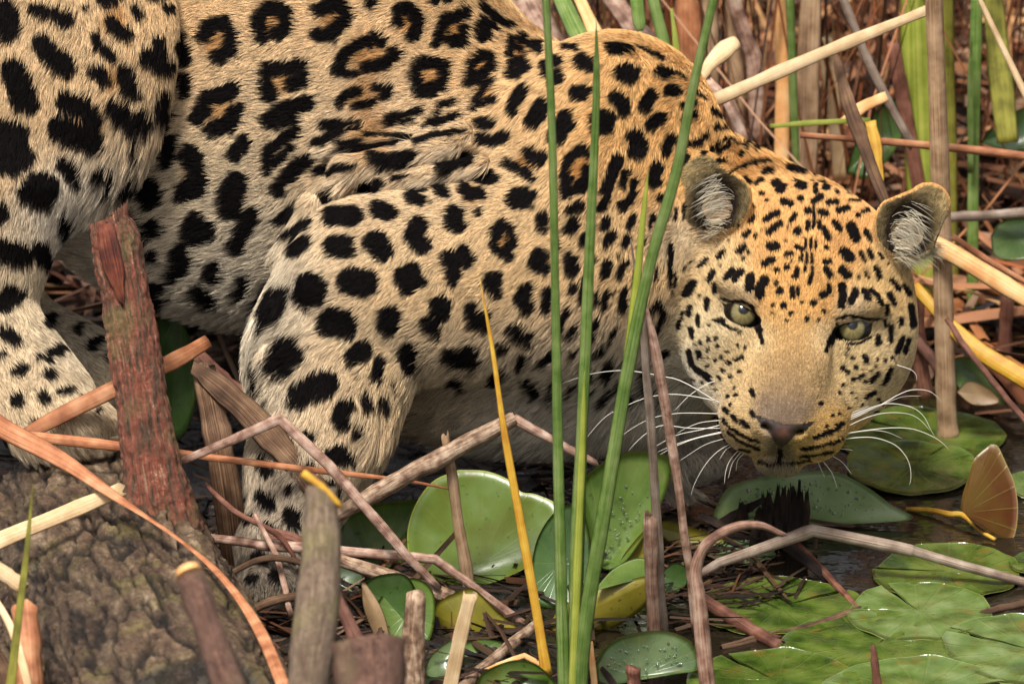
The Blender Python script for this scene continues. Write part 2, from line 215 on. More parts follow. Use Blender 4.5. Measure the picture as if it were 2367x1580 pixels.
def mesh_sdf():
    B = 8; nu, nv, nw = len(AU), len(AV), len(AW)
    F = np.full((nu, nv, nw), 50.0, np.float32)
    iu = np.arange(0, nu, B); iv = np.arange(0, nv, B); iw = np.arange(0, nw, B)
    def mid(A, i): 
        j = np.minimum(i + B, len(A) - 1); return (A[i] + A[j]) / 2, (A[j] - A[i]) / 2
    (mu, hu), (mv, hv), (mw, hw) = mid(AU, iu), mid(AV, iv), mid(AW, iw)
    g = np.stack(np.meshgrid(mu, mv, mw, indexing='ij'), -1).reshape(-1, 3)
    hh = np.sqrt(hu[:, None, None] ** 2 + hv[None, :, None] ** 2 + hw[None, None, :] ** 2).ravel()
    c = sdf(g); near = np.abs(c) < hh * 1.25 + 22
    shp = (len(iu), len(iv), len(iw))
    idx = np.stack(np.unravel_index(np.arange(len(c)), shp), 1)
    for (a, b, e), val in zip(idx[~near], c[~near]):
        if val < 0: F[a * B:a * B + B + 1, b * B:b * B + B + 1, e * B:e * B + B + 1] = -50.0
    nb = idx[near]
    for s in range(0, len(nb), 900):
        ch = nb[s:s + 900]
        off = np.stack(np.meshgrid(np.arange(B + 1), np.arange(B + 1), np.arange(B + 1), indexing='ij'), -1).reshape(-1, 3)
        ii = (ch[:, None, :] * B + off[None]).reshape(-1, 3)
        ii = np.minimum(ii, np.array([nu - 1, nv - 1, nw - 1]))
        F[ii[:, 0], ii[:, 1], ii[:, 2]] = sdf(np.stack([AU[ii[:, 0]], AV[ii[:, 1]], AW[ii[:, 2]]], 1))
    S = F < 0
    cs = np.zeros((nu - 1, nv - 1, nw - 1), np.int8)
    for a in (0, 1):
        for b in (0, 1):
            for e in (0, 1): cs += S[a:nu - 1 + a, b:nv - 1 + b, e:nw - 1 + e]
    act = np.argwhere((cs > 0) & (cs < 8))
    vid = np.full(cs.shape, -1, np.int32); vid[act[:, 0], act[:, 1], act[:, 2]] = np.arange(len(act))
    acc = np.zeros((len(act), 3)); cnt = np.zeros(len(act))
    cor = [(a, b, e) for a in (0, 1) for b in (0, 1) for e in (0, 1)]
    for i, p in enumerate(cor):
        for q in cor[i + 1:]:
            if sum(abs(x - y) for x, y in zip(p, q)) != 1: continue
            A = act + p; Bq = act + q
            fa = F[A[:, 0], A[:, 1], A[:, 2]]; fb = F[Bq[:, 0], Bq[:, 1], Bq[:, 2]]
            m = (fa < 0) != (fb < 0); t = np.where(m, fa / np.where(m, fa - fb, 1), 0)[:, None]
            pa = np.stack([AU[A[:, 0]], AV[A[:, 1]], AW[A[:, 2]]], 1); pb = np.stack([AU[Bq[:, 0]], AV[Bq[:, 1]], AW[Bq[:, 2]]], 1)
            acc += np.where(m[:, None], pa + (pb - pa) * t, 0); cnt += m
    V = acc / cnt[:, None]
    quads = []
    for ax in range(3):
        sl0 = [slice(1, None)] * 3; sl0[ax] = slice(0, -1)
        a = S[tuple(slice(0, -1) if k == ax else slice(1, -1) for k in range(3))]
        b = S[tuple(slice(1, None) if k == ax else slice(1, -1) for k in range(3))]
        e = np.argwhere(a != b); inside = a[e[:, 0], e[:, 1], e[:, 2]]
        o1, o2 = [k for k in range(3) if k != ax]
        base = e.copy(); base[:, o1] += 1; base[:, o2] += 1
        def cell(d1, d2):
            c_ = base.copy(); c_[:, o1] -= d1; c_[:, o2] -= d2; return vid[c_[:, 0], c_[:, 1], c_[:, 2]]
        q = np.stack([cell(1, 1), cell(0, 1), cell(0, 0), cell(1, 0)], 1)
        flip = inside if ax != 1 else ~inside
        q[~flip] = q[~flip][:, ::-1]
        quads.append(q)
    return V, np.concatenate(quads)
LV, LQ = mesh_sdf()
# relax a little
for it in range(2):
    e = np.concatenate([LQ[:, [0, 1]], LQ[:, [1, 2]], LQ[:, [2, 3]], LQ[:, [3, 0]]]); e = np.concatenate([e, e[:, ::-1]])
    s = np.zeros_like(LV); np.add.at(s, e[:, 0], LV[e[:, 1]]); n = np.bincount(e[:, 0], minlength=len(LV))[:, None]
    LV = LV * 0.5 + 0.5 * s / np.maximum(n, 1)
def vnormals(V, Q):
    n = np.cross(V[Q[:, 2]] - V[Q[:, 0]], V[Q[:, 3]] - V[Q[:, 1]]); o = np.zeros_like(V)
    for k in range(4): np.add.at(o, Q[:, k], n)
    return o / (np.linalg.norm(o, axis=1, keepdims=True) + 1e-9)
LN = vnormals(LV, LQ)
# outward check (frame: u right, v down, w away)
if (LN * (sdf(LV + LN * 4) - sdf(LV - LN * 4))[:, None] * LN).sum() < 0: LN = -LN; LQ = LQ[:, ::-1].copy()
# ---- coat painting, rasterised in the animal's side-view coordinates
M0 = 340
RW, RH = 2367 + 2 * M0, 1580 + 2 * M0
SPOT = np.full((RH, RW), 60.0, np.float32)
def stamp(pts, r):
    pts = np.array(pts, np.float32) + M0; pad = r + 40
    x0, y0 = np.maximum((pts.min(0) - pad).astype(int), 0); x1, y1 = (pts.max(0) + pad).astype(int) + 1
    x1, y1 = min(x1, RW), min(y1, RH)
    if x1 <= x0 or y1 <= y0: return
    X, Y = np.meshgrid(np.arange(x0, x1, dtype=np.float32), np.arange(y0, y1, dtype=np.float32))
    best = np.full(X.shape, 1e9, np.float32)
    if len(pts) == 1: best = np.hypot(X - pts[0, 0], Y - pts[0, 1])
    for a, b in zip(pts[:-1], pts[1:]):
        ba = b - a; t = np.clip(((X - a[0]) * ba[0] + (Y - a[1]) * ba[1]) / max(ba @ ba, 1e-6), 0, 1)
        best = np.minimum(best, np.hypot(X - a[0] - t * ba[0], Y - a[1] - t * ba[1]))
    SPOT[y0:y1, x0:x1] = np.minimum(SPOT[y0:y1, x0:x1], best - r)
for ou, ov, sc, data in SPOTS_AND_SHADE:
    for st in data.replace('\n', '').split(';'):
        r, pp = st.split(':'); r = float(r) * (.88 if len(pp.split()) > 3 and sc < 3 and float(r) > 40 else 1) + (.9 if sc == 1.866 and 7 <= float(r) < 11 and ov == 320 else 0)
        stamp([(ou + float(x.split(',')[0]) / sc, ov + float(x.split(',')[1]) / sc) for x in pp.split()], float(r) / sc)
for i in range(260):                              # small close-set spots of the neck
    x, y = random.uniform(1285, 1560), random.uniform(430, 900)
    if 17 < SPOT[int(y) + M0, int(x) + M0]:
        l_ = random.uniform(8, 17); stamp([(x + l_ * .25, y - l_), (x - l_ * .25, y + l_)], random.uniform(6, 9))
for i in range(170):                              # fine freckles of the cheeks and brow
    if i < 120: x, y = from_head(random.choice([-1, 1]) * random.uniform(110, 235), random.uniform(35, 190), 0)[:2]
    else: x, y = from_head(random.uniform(-200, 200), random.uniform(-240, -60), 0)[:2]
    if 9 < SPOT[int(y) + M0, int(x) + M0]: stamp([(x, y), (x + random.uniform(-4, 4), y + random.uniform(-3, 5))], random.uniform(2.2, 3.8))
for i in range(900):                              # the coat beyond the photograph's frame
    x, y = rng.uniform(-M0, 1300), rng.uniform(-M0, 1400)
    if x > -28 and y > -28: continue
    xi, yi = int(x + M0), int(y + M0)
    if SPOT[yi, xi] > 38: stamp([(x, y), (x + rng.uniform(-25, 25), y + rng.uniform(-25, 25))], rng.uniform(20, 34))
TANS = [  # u, v, reach, linear colour of the ground coat
 (60, 130, 260, (.58, .40, .215)), (700, 60, 300, (.58, .41, .225)), (1130, 130, 220, (.62, .40, .185)), (1500, 230, 200, (.66, .385, .15)),
 (1680, 320, 170, (.68, .37, .13)), (900, 350, 200, (.60, .44, .27)), (640, 300, 200, (.55, .42, .26)), (900, 560, 220, (.58, .41, .225)), (1200, 650, 220, (.58, .39, .19)),
 (1480, 620, 130, (.60, .40, .195)), (1000, 870, 180, (.52, .36, .18)), (560, 640, 200, (.52, .45, .34)), (430, 470, 180, (.54, .42, .27)), (780, 900, 160, (.58, .43, .26)),
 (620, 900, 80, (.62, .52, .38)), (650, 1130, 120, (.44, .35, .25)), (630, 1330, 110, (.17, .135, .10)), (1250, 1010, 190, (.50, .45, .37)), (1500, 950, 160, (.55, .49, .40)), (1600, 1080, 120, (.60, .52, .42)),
 (200, 480, 120, (.66, .58, .46)), (60, 650, 130, (.56, .43, .27)), (120, 930, 150, (.58, .43, .26)), (200, 800, 120, (.42, .35, .25)), (-200, -100, 300, (.58, .39, .2)), (640, -200, 400, (.64, .39, .17)),
 (1880, 420, 130, (.66, .36, .14)), (1870, 560, 110, (.66, .36, .145)), (1850, 650, 80, (.66, .38, .15)), (1640, 620, 80, (.62, .45, .24)), (2060, 660, 80, (.62, .42, .2)),
 (1600, 760, 70, (.60, .48, .29)), (1660, 850, 70, (.60, .46, .26)), (2060, 820, 80, (.60, .45, .25)), (1985, 850, 60, (.58, .44, .24)), (1820, 830, 80, (.54, .34, .155)), (1810, 900, 62, (.36, .25, .155)),
 (1805, 942, 52, (.20, .145, .11)), (1830, 870, 60, (.46, .31, .17)), (1775, 945, 30, (.26, .19, .14)), (1850, 945, 30, (.26, .19, .14)), (1750, 800, 36, (.68, .52, .30)), (1905, 790, 34, (.68, .50, .28)), (1700, 1000, 50, (.60, .40, .16)), (1900, 1000, 50, (.60, .38, .15)), (1700, 950, 40, (.60, .42, .21)), (1740, 1040, 30, (.60, .42, .18)), (1870, 1040, 30, (.60, .40, .16)), (1800, 1062, 34, (.17, .125, .075)), (1800, 1104, 36, (.50, .42, .30)), (1720, 880, 60, (.58, .40, .20)), (1890, 880, 50, (.56, .39, .2)),  # dark patch under the lips: chin shadow in the colour, plus dark hairs
 (1570, 560, 70, (.62, .50, .34)), (1580, 900, 70, (.56, .50, .40)), (1700, 690, 36, (.66, .50, .31)), (1975, 715, 36, (.66, .50, .31)), (2110, 580, 50, (.58, .46, .30)),
]
_T = np.array([t[:3] for t in TANS], np.float32); _TC = np.array([t[3] for t in TANS], np.float32)
_pal = (_T[:, 0] < 1400)[:, None]; _lum = _TC.mean(1, keepdims=True)
_TC = np.where(_pal, (_lum + (_TC - _lum) * .93) * 1.10, _TC * 1.0)
_TC = np.where(((_T[:, 0] > 1580) & (_T[:, 1] > 500))[:, None], (_lum + (_TC - _lum) * 1.08) * .86, _TC)
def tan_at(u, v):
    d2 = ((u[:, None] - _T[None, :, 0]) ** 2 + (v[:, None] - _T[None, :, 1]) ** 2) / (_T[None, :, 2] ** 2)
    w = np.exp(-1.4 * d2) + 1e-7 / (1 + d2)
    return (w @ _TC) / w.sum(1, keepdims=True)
def raster(R, u, v):
    return R[np.clip((v + M0).astype(int), 0, RH - 1), np.clip((u + M0).astype(int), 0, RW - 1)]
NOSEPOLY = [(-72, 229), (-40, 235), (0, 242), (40, 235), (72, 226), (55, 247), (33, 261), (15, 284), (1, 297), (-12, 288), (-28, 265), (-50, 250)]
def in_poly(x, y, poly):
    c = np.zeros(len(x), bool)
    for (x0, y0), (x1, y1) in zip(poly, poly[1:] + poly[:1]):
        m = ((y0 > y) != (y1 > y)) & (x < (x1 - x0) * (y - y0) / ((y1 - y0) + 1e-9) + x0); c ^= m
    return c
def regions(p):
    """nose leather, eye opening, inside of an ear"""
    p = p.astype(np.float32); q = to_head(p); hd = p[:, 0] > 1450
    nose = hd & in_poly(q[:, 0], q[:, 1], NOSEPOLY) & (q[:, 2] < -190)
    eye = np.zeros(len(p), bool); ear = np.zeros(len(p), bool)
    for x in EYES:
        sgn = 1 if x > 0 else -1
        eye |= hd & (sd_ell(q, (x, 10, -90), (47, 21.5, 80), sgn * -16) < 2)
        ear |= hd & (sd_cone(q * np.array([1, 1, 1.65], np.float32), (sgn * 222, -250, -68), 86, (sgn * 262, -304, -62), 56) < 4)
    return nose, eye, ear
def coat(p, amp=1.0):
    """ground colour and spots at points (u, v, w)"""
    p = p.astype(np.float32); n1 = vnoise(p, 26.0); n2 = vnoise(p + 500, 9.0)
    head = np.clip((p[:, 0] - 1560) / 60, 0, 1)
    ju = (n1 * 5 + n2 * 3) * (1 - .8 * head); u, v = p[:, 0] + ju, p[:, 1] + np.roll(ju, 7) * .6 + n2 * 2
    s = raster(SPOT, u, v) + (n2 * 3.0 + n1 * 2.0) * (1 - .75 * head)
    base = np.zeros((len(p), 3), np.float32)
    for a in range(0, len(p), 100000): base[a:a + 100000] = tan_at(p[a:a + 100000, 0], p[a:a + 100000, 1])
    for cu, cv, cr in ROSETTE_CENTRES:
        t = np.exp(-(((p[:, 0] - cu) ** 2 + (p[:, 1] - cv) ** 2) / cr ** 2) ** 2)[:, None]
        base *= 1 - t * (1 - np.array([.74, .57, .40], np.float32))
    base *= (1 + .10 * vnoise(p + 90, 60.0) + .08 * vnoise(p + 40, 17.0))[:, None]
    s = s - .9 - .1 * head
    soft = np.clip(.5 - s / (2.5 + 1.5 * (1 - head)), 0, 1)[:, None]
    dark = np.array([.0055, .0038, .0032], np.float32)
    col = base * (1 - soft) + dark * soft
    nose, eye, ear = regions(p)
    q = to_head(p)
    if ear.any():
        hole = np.clip(2.15 - np.hypot(np.abs(q[ear, 0]) - 222, (q[ear, 1] + 236) * .75) / 42, 0, 1)[:, None]  # shadow in the pit of the ear, painted into the colour
        col[ear] = (np.array([.36, .265, .125]) * (1 - hole) + np.array([.02, .013, .009]) * hole) * (1 + .4 * n2[ear][:, None])
    col[eye] = (.012, .010, .009)
    if nose.any():
        pk = np.exp(-((q[nose, 0] - 3) / 14) ** 2 - ((q[nose, 1] - 262) / 13) ** 2)[:, None]
        nos = np.exp(-((np.abs(q[nose, 0]) - 44) / 24) ** 2 - ((q[nose, 1] - 268 + .8 * np.abs(q[nose, 0]) - 13) / 9) ** 2)[:, None]
        c = np.array([.030, .018, .014]) * (1 - pk) + np.array([.13, .05, .032]) * pk
        c = c * (1 - .8 * nos)
        col[nose] = c * (1 + .3 * n2[nose][:, None])
    return np.clip(col, .004, 1), soft[:, 0]
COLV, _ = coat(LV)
COLV = COLV * np.where(regions(LV)[0] | regions(LV)[1], 1.0, .55)[:, None]      # skin painted darker, imitating shade in the gaps between hairs
# ---- the body mesh
def attr_mat(name, attr, rough, spec, bump=0.0, bscale=300.0):
    m = bpy.data.materials.new(name); m.use_nodes = True; n = m.node_tree.nodes; l = m.node_tree.links
    b = n['Principled BSDF']; a = n.new('ShaderNodeAttribute'); a.attribute_name = attr
    l.new(a.outputs['Color'], b.inputs['Base Color']); b.inputs['Roughness'].default_value = rough
    b.inputs['Specular IOR Level'].default_value = spec
    if bump:
        t = n.new('ShaderNodeTexNoise'); t.inputs['Scale'].default_value = bscale; t.inputs['Detail'].default_value = 3
        bp = n.new('ShaderNodeBump'); bp.inputs['Strength'].default_value = bump; bp.inputs['Distance'].default_value = .002
        l.new(t.outputs['Fac'], bp.inputs['Height']); l.new(bp.outputs['Normal'], b.inputs['Normal'])
    return m
M_SKIN = attr_mat('leopard_skin', 'coat', .85, .06)
M_FUR = attr_mat('leopard_fur', 'coat', .7, .07)
WV = Pn(LV)
me = bpy.data.meshes.new('leopard')
me.vertices.add(len(WV)); me.vertices.foreach_set('co', WV.astype(np.float32).ravel())
me.loops.add(LQ.size); me.loops.foreach_set('vertex_index', LQ.astype(np.int32).ravel())
me.polygons.add(len(LQ)); me.polygons.foreach_set('loop_start', np.arange(0, LQ.size, 4, dtype=np.int32))
me.polygons.foreach_set('use_smooth', np.ones(len(LQ), bool)); me.update(calc_edges=True); me.validate()
ca = me.attributes.new('coat', 'FLOAT_COLOR', 'POINT')
ca.data.foreach_set('color', np.concatenate([COLV, np.ones((len(COLV), 1))], 1).astype(np.float32).ravel())
me.materials.append(M_SKIN)
leopard = bpy.data.objects.new('leopard', me); C.objects.link(leopard)
tag(leopard, 'spotted leopard stalking low through the reeds with its face turned to the camera', 'leopard', kind='thing')
# ---- fur
def prim_dirs(p):
    """hair flow and length from the nearest masses"""
    p = p.astype(np.float32); W_ = np.zeros(len(p)); D = np.zeros((len(p), 3)); L = np.zeros(len(p))
    q = to_head(p)
    rd = np.stack([q[:, 0] * 1.0, q[:, 1] - 255, np.zeros(len(p))], 1)
    rd /= np.linalg.norm(rd, axis=1, keepdims=True) + 1e-6
    below = (q[:, 1] > 250)[:, None]
    rd = np.where(below, rd * [1, .3, 1] + [0, .8, 0], rd)
    hd = np.stack([rd[:, 0] * hc_ - rd[:, 1] * hs_, rd[:, 0] * hs_ + rd[:, 1] * hc_, np.full(len(p), .35)], 1)
    for e in BODY + HEAD:
        if e[-2] is None:
            m = p[:, 0] > 1400
            if not m.any(): continue
            s = sd_prim(q[m], e); wg = np.exp(-np.clip(s, -5, 400) / 22.0)
            W_[m] += wg; D[m] += wg[:, None] * hd[m]; L[m] += wg * e[-1]
        else:
            s = sd_prim(p, e); wg = np.exp(-np.clip(s, -5, 400) / 22.0)
            dv = np.array(e[-2], float); dv /= np.linalg.norm(dv)
            W_ += wg; D += wg[:, None] * dv; L += wg * e[-1]
    return D / (np.linalg.norm(D, axis=1, keepdims=True) + 1e-9), L / (W_ + 1e-12)
def sample_mesh(N, dens):
    T = np.concatenate([LQ[:, [0, 1, 2]], LQ[:, [0, 2, 3]]])
    a, b, c = LV[T[:, 0]], LV[T[:, 1]], LV[T[:, 2]]
    ar = np.linalg.norm(np.cross(b - a, c - a), axis=1); ctr = (a + b + c) / 3; nn = LN[T].mean(1)
    pr = ar * dens(ctr, nn); pr /= pr.sum()
    ti = rng.choice(len(T), N, p=pr); r1, r2 = np.sqrt(rng.random(N)), rng.random(N)
    w0, w1, w2 = 1 - r1, r1 * (1 - r2), r1 * r2
    t = T[ti]
    p = LV[t[:, 0]] * w0[:, None] + LV[t[:, 1]] * w1[:, None] + LV[t[:, 2]] * w2[:, None]
    n = LN[t[:, 0]] * w0[:, None] + LN[t[:, 1]] * w1[:, None] + LN[t[:, 2]] * w2[:, None]
    return p, n / (np.linalg.norm(n, axis=1, keepdims=True) + 1e-9)
def dens(c, n):
    d = np.where(n[:, 2] < .15, 1.0, np.where(n[:, 2] < .5, .35, .08))
    d = d * np.where((c[:, 0] > 1560) & (c[:, 1] > 380) & (c[:, 2] < 160), 2.6, 1.0)
    d = d * np.where((c[:, 0] < -80) | (c[:, 1] < -80), .3, 1.0)
    return d
def make_curves(name, pts, rad, col, mat, parent):
    N, k, _ = pts.shape
    h = bpy.data.hair_curves.new(name); h.add_curves([k] * N)
    h.attributes['position'].data.foreach_set('vector', Pn(pts.reshape(-1, 3)).astype(np.float32).ravel())
    ra = h.attributes.get('radius') or h.attributes.new('radius', 'FLOAT', 'POINT')
    ra.data.foreach_set('value', (rad / K).astype(np.float32).ravel())
    c_ = h.attributes.new('coat', 'FLOAT_COLOR', 'CURVE')
    c_.data.foreach_set('color', np.concatenate([col, np.ones((N, 1))], 1).astype(np.float32).ravel())
    h.materials.append(mat)
    o = bpy.data.objects.new(name, h); C.objects.link(o); o.parent = parent
    return o
NH = HAIRS
hp, hn = sample_mesh(NH, dens)
hd_, hl = prim_dirs(hp)
nose, eye, ear = regions(hp)
keep = ~(nose | eye); hp, hn, hd_, hl, ear = hp[keep], hn[keep], hd_[keep], hl[keep], ear[keep]
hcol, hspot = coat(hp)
N = len(hp)
qh = to_head(hp.astype(np.float32)); EARM = np.zeros(N, bool)
for sg in (-1, 1): EARM |= (hp[:, 0] > 1450) & (sd_cone(qh * np.array([1, 1, 1.65], np.float32), (sg * 222, -252, 8), 80, (sg * 262, -306, 8), 52) < 8)
HM = (hp[:, 0] > 1580) & (hp[:, 1] > 380)
f1 = np.stack([vnoise(hp, 70.0), vnoise(hp + 300, 70.0), vnoise(hp + 600, 70.0)], 1)
f2 = np.stack([vnoise(hp + 900, 24.0), vnoise(hp + 1300, 24.0), vnoise(hp + 1700, 24.0)], 1)
hd_ = hd_ + f1 * np.where(HM, .16, .34)[:, None] + f2 * np.where(HM, .16, .36)[:, None] + rng.normal(0, .10, (N, 3))
tg = hd_ - hn * (hd_ * hn).sum(1, keepdims=True); tg /= np.linalg.norm(tg, axis=1, keepdims=True) + 1e-9
# longer hair along the underside and the trailing edges of the limbs
under = np.clip(hn[:, 1] * 1.6 - .25, 0, 1); back = np.clip(-hn[:, 0] - .35, 0, 1)
headm = (hp[:, 0] > 1580) & (hp[:, 1] > 380)
fringe = np.clip(1 - np.hypot((hp[:, 0] - 640) / 150, (hp[:, 1] - 830) / 260), 0, 1) * np.clip(-hn[:, 0] + .1, 0, 1) * 1.3
fringe += np.clip(1 - np.hypot((hp[:, 0] - 880) / 130, (hp[:, 1] - 960) / 170), 0, 1) * np.clip(hn[:, 0] + hn[:, 1], 0, 1) * 2.0
fringe += np.clip(1 - np.hypot((hp[:, 0] - 330) / 140, (hp[:, 1] - 330) / 260), 0, 1) * np.clip(hn[:, 0] + .1, 0, 1) * 1.5
hl = hl * (1 + fringe + np.where(headm, .3, 1.5) * under ** 1.5 + np.where(headm, .1, .7) * back) * rng.uniform(.72, 1.25, N)
hl = np.where(ear, 12, np.where(EARM, 7, hl)) * np.where(headm & (hl < 30), .76, .78)
paint_white = np.clip(under * .5 * (~headm), 0, .45)[:, None] * (1 - hspot[:, None])
hcol = hcol * (1 - paint_white) + np.array([.60, .51, .38]) * paint_white
face = np.clip((26 - hl) / 16, 0, 1)
lift = .42 + .10 * face + .14 * np.clip(fringe, 0, 1) + .25 * np.where(headm, 0, under)
longh = np.clip((hl - 34) / 30, 0, 1)
cell = np.where(headm, 6.5, np.where(longh > .3, 22.0, 8.5))[:, None]
cid = np.floor(hp / cell + f2 * .4)
hsh = (np.sin(cid @ np.array([[12.9898, 39.3468, 73.156], [78.233, 11.135, 52.235], [37.719, 83.155, 9.151]])) * 43758.5453) % 1.0
cc = (cid + .5 + (hsh - .5) * .7) * cell
pull = cc - hp; pull -= hn * (pull * hn).sum(1, keepdims=True)
bright = (.66 - .2 * longh + (.42 + .45 * longh) * hsh[:, 0] + rng.uniform(0, .34, N))[:, None]
hcol = np.where((EARM & ~ear)[:, None], hcol * [.88, .88, .82], hcol)
hcol = hcol * bright * np.where(rng.random(N) < .16, .42, 1.06)[:, None]  # a random share of darkened hairs imitates shadow between strands
ts = np.linspace(0, 1, 5)
pts = np.empty((N, 5, 3)); rad = np.empty((N, 5))
for i, t in enumerate(ts):
    up = lift * t * (1 - .45 * t)
    pts[:, i] = hp + hn * ((up * hl)[:, None] - .8) + tg * (hl * t)[:, None] + pull * ((.5 + .35 * longh) * t ** 1.4)[:, None]
    droop = np.where(headm, 0, .16) * under * t * t * hl
    pts[:, i, 1] += droop
    rad[:, i] = np.where(face > .3, .55, .60) * (1 - t) ** .8 + .08
fur = make_curves('fur', pts, rad, hcol, M_FUR, leopard)
# ------------------------------------------------------------------ face: eyes, nose, whiskers, ear tufts
def simple_mat(name, col, rough, spec=.5):
    m = bpy.data.materials.new(name); m.use_nodes = True; b = m.node_tree.nodes['Principled BSDF']
    b.inputs['Base Color'].default_value = (*col, 1); b.inputs['Roughness'].default_value = rough; b.inputs['Specular IOR Level'].default_value = spec
    return m
M_EYE = attr_mat('eye_surface', 'iris', .03, .5)
M_WHITE_HAIR = simple_mat('whisker_hair', (.66, .62, .54), .4, .3)
def make_eye(x):
    verts, faces, cols = [], [], []
    NR, NA = 40, 48
    for i in range(NR + 1):
        th = math.pi * 0.62 * i / NR
        for j in range(NA):
            a = 2 * math.pi * j / NA; rr = EYE_R * math.sin(th)
            bulge = 3.5 * math.exp(-(rr / 24) ** 2)
            u, v, w = from_head(x + rr * math.cos(a), rr * math.sin(a), EYE_W - EYE_R * math.cos(th) - bulge)
            verts.append((u, v, w))
            n = .5 + .5 * math.sin(a * 23 + math.sin(a * 7) * 3)
            py = rr * math.sin(a) + 8; pr = math.hypot(rr * math.cos(a), py)      # the pupil sits a little high, under the lid
            if pr < 12: c = (.004, .004, .004)
            elif rr < 30:
                t = (rr - 6) / 24
                c0 = np.array((.255, .20, .075)); c1 = np.array((.165, .145, .068)); c = c0 * (1 - t) + c1 * t
                c = c * (.8 + .3 * n)
                if rr > 25: c = c * (1 - (rr - 25) / 5 * .85)
                if pr < 15: c = c * (.45 + .55 * (pr - 12) / 3)
            else: c = (.012, .009, .007)
            cols.append((*c, 1))
    for i in range(NR):
        for j in range(NA):
            a = i * NA + j; b = i * NA + (j + 1) % NA
            faces.append((a, a + NA, b + NA, b))
    o = mesh_obj('eye', Pn(np.array(verts)), faces, M_EYE, leopard)
    at = o.data.attributes.new('iris', 'FLOAT_COLOR', 'POINT')
    at.data.foreach_set('color', np.array(cols, np.float32).ravel())
for x in EYES: make_eye(x)
# nose leather: the skin of the nose, a finger-nail thick
nm = regions(LV)[0]; nq = LQ[nm[LQ].all(1)]
ids = np.unique(nq); remap = -np.ones(len(LV), int); remap[ids] = np.arange(len(ids))
M_NOSE = attr_mat('nose_leather', 'coat', .38, .5, .35, 700.0)
no = mesh_obj('nose', Pn(LV[ids] + LN[ids] * 1.6), [tuple(q) for q in remap[nq]], M_NOSE, leopard)
at = no.data.attributes.new('coat', 'FLOAT_COLOR', 'POINT')
at.data.foreach_set('color', np.concatenate([COLV[ids], np.ones((len(ids), 1))], 1).astype(np.float32).ravel())
# tubes
def smooth_path(pts, n):
    pts = np.array(pts, float)
    if len(pts) == 2:
        t = np.linspace(0, 1, n)[:, None]; return pts[0] * (1 - t) + pts[1] * t
    ext = np.vstack([2 * pts[0] - pts[1], pts, 2 * pts[-1] - pts[-2]]); m = len(pts) - 1; out = []
    for t in np.linspace(0, m - 1e-6, n):
        i = int(t); f = t - i; p0, p1, p2, p3 = ext[i:i + 4]
        out.append(.5 * (2 * p1 + (p2 - p0) * f + (2 * p0 - 5 * p1 + 4 * p2 - p3) * f * f + (3 * p1 - p0 - 3 * p2 + p3) * f ** 3))
    return np.array(out)
def tube_mesh(path, rad, sides=6, closed=True):
    """path (n,3) world, rad (n,) metres -> verts, faces, uvs"""
    n = len(path); tan = np.gradient(path, axis=0); tan /= np.linalg.norm(tan, axis=1, keepdims=True) + 1e-12
    up = np.array([0.13, -.98, .15]); V, Fc, UV = [], [], []
    side = np.cross(tan[0], up); side /= np.linalg.norm(side) + 1e-12
    ln = 0
    for i in range(n):
        side = side - tan[i] * (side @ tan[i]); side /= np.linalg.norm(side) + 1e-12; nrm = np.cross(side, tan[i])
        if i: ln += np.linalg.norm(path[i] - path[i - 1])
        for j in range(sides):
            a = 2 * math.pi * j / sides
            V.append(path[i] + rad[i] * (side * math.cos(a) + nrm * math.sin(a))); UV.append((j / sides, ln))
    for i in range(n - 1):
        for j in range(sides):
            k = (j + 1) % sides; Fc.append((i * sides + j, i * sides + k, (i + 1) * sides + k, (i + 1) * sides + j))
    if closed:
        Fc.append(tuple(range(sides))[::-1]); Fc.append(tuple((n - 1) * sides + j for j in range(sides)))
    return V, Fc, UV
WHISK = [
(1300, 850, [[(1450,415),(1180,408),(1000,415),(810,455),(640,540),(490,650)],[(1440,310),(1200,260),(980,238),(760,270),(550,355),(380,450),(200,650)],[(1450,470),(1250,495),(1120,545),(1040,590)],[(1455,510),(1250,560),(1030,610),(830,715)],[(1470,570),(1240,625),(1030,690),(860,760)],[(1470,580),(1200,640),(1000,720),(880,785)],[(1460,640),(1280,700),(1060,840)],[(1530,680),(1400,760),(1290,880),(1200,1040),(1160,1160)],[(1600,735),(1520,830),(1480,930),(1465,1050)],[(1620,755),(1540,860),(1500,1000)],[(1440,545),(1150,545),(900,520),(750,600),(650,690),(600,750)],[(1380,120),(1300,150),(1150,250),(1010,390)],[(1440,330),(1100,130),(900,75),(600,25),(380,35),(200,70),(0,140)],[(1560,690),(1480,740),(1420,830)],[(1660,760),(1590,830),(1570,930)]]),
(1767, 750, [[(750,850),(900,790),(1060,720),(1200,640),(1330,590),(1470,595),(1550,640),(1600,700)],[(750,870),(950,780),(1120,700),(1260,650),(1420,645)],[(760,830),(950,755),(1100,715),(1250,725),(1370,765),(1450,840),(1500,940),(1540,1010)],[(740,925),(900,850),(1050,805),(1200,795),(1330,815),(1420,870),(1500,960)],[(730,985),(890,960),(1050,940),(1200,932),(1350,945),(1500,1000),(1600,1060),(1670,1130)],[(720,1035),(850,1020),(980,1020),(1100,1050),(1200,1100),(1280,1190),(1320,1290),(1325,1400),(1310,1450)],[(730,990),(890,965),(1000,955),(1120,975),(1250,1030)],[(600,1180),(700,1240),(790,1350)],[(535,1240),(610,1340),(660,1480)],[(465,1200),(510,1300),(545,1380)],[(1200,365),(1320,405),(1370,450),(1380,510)],[(640,1115),(800,1135)],[(760,810),(860,770),(950,735)]]),
]
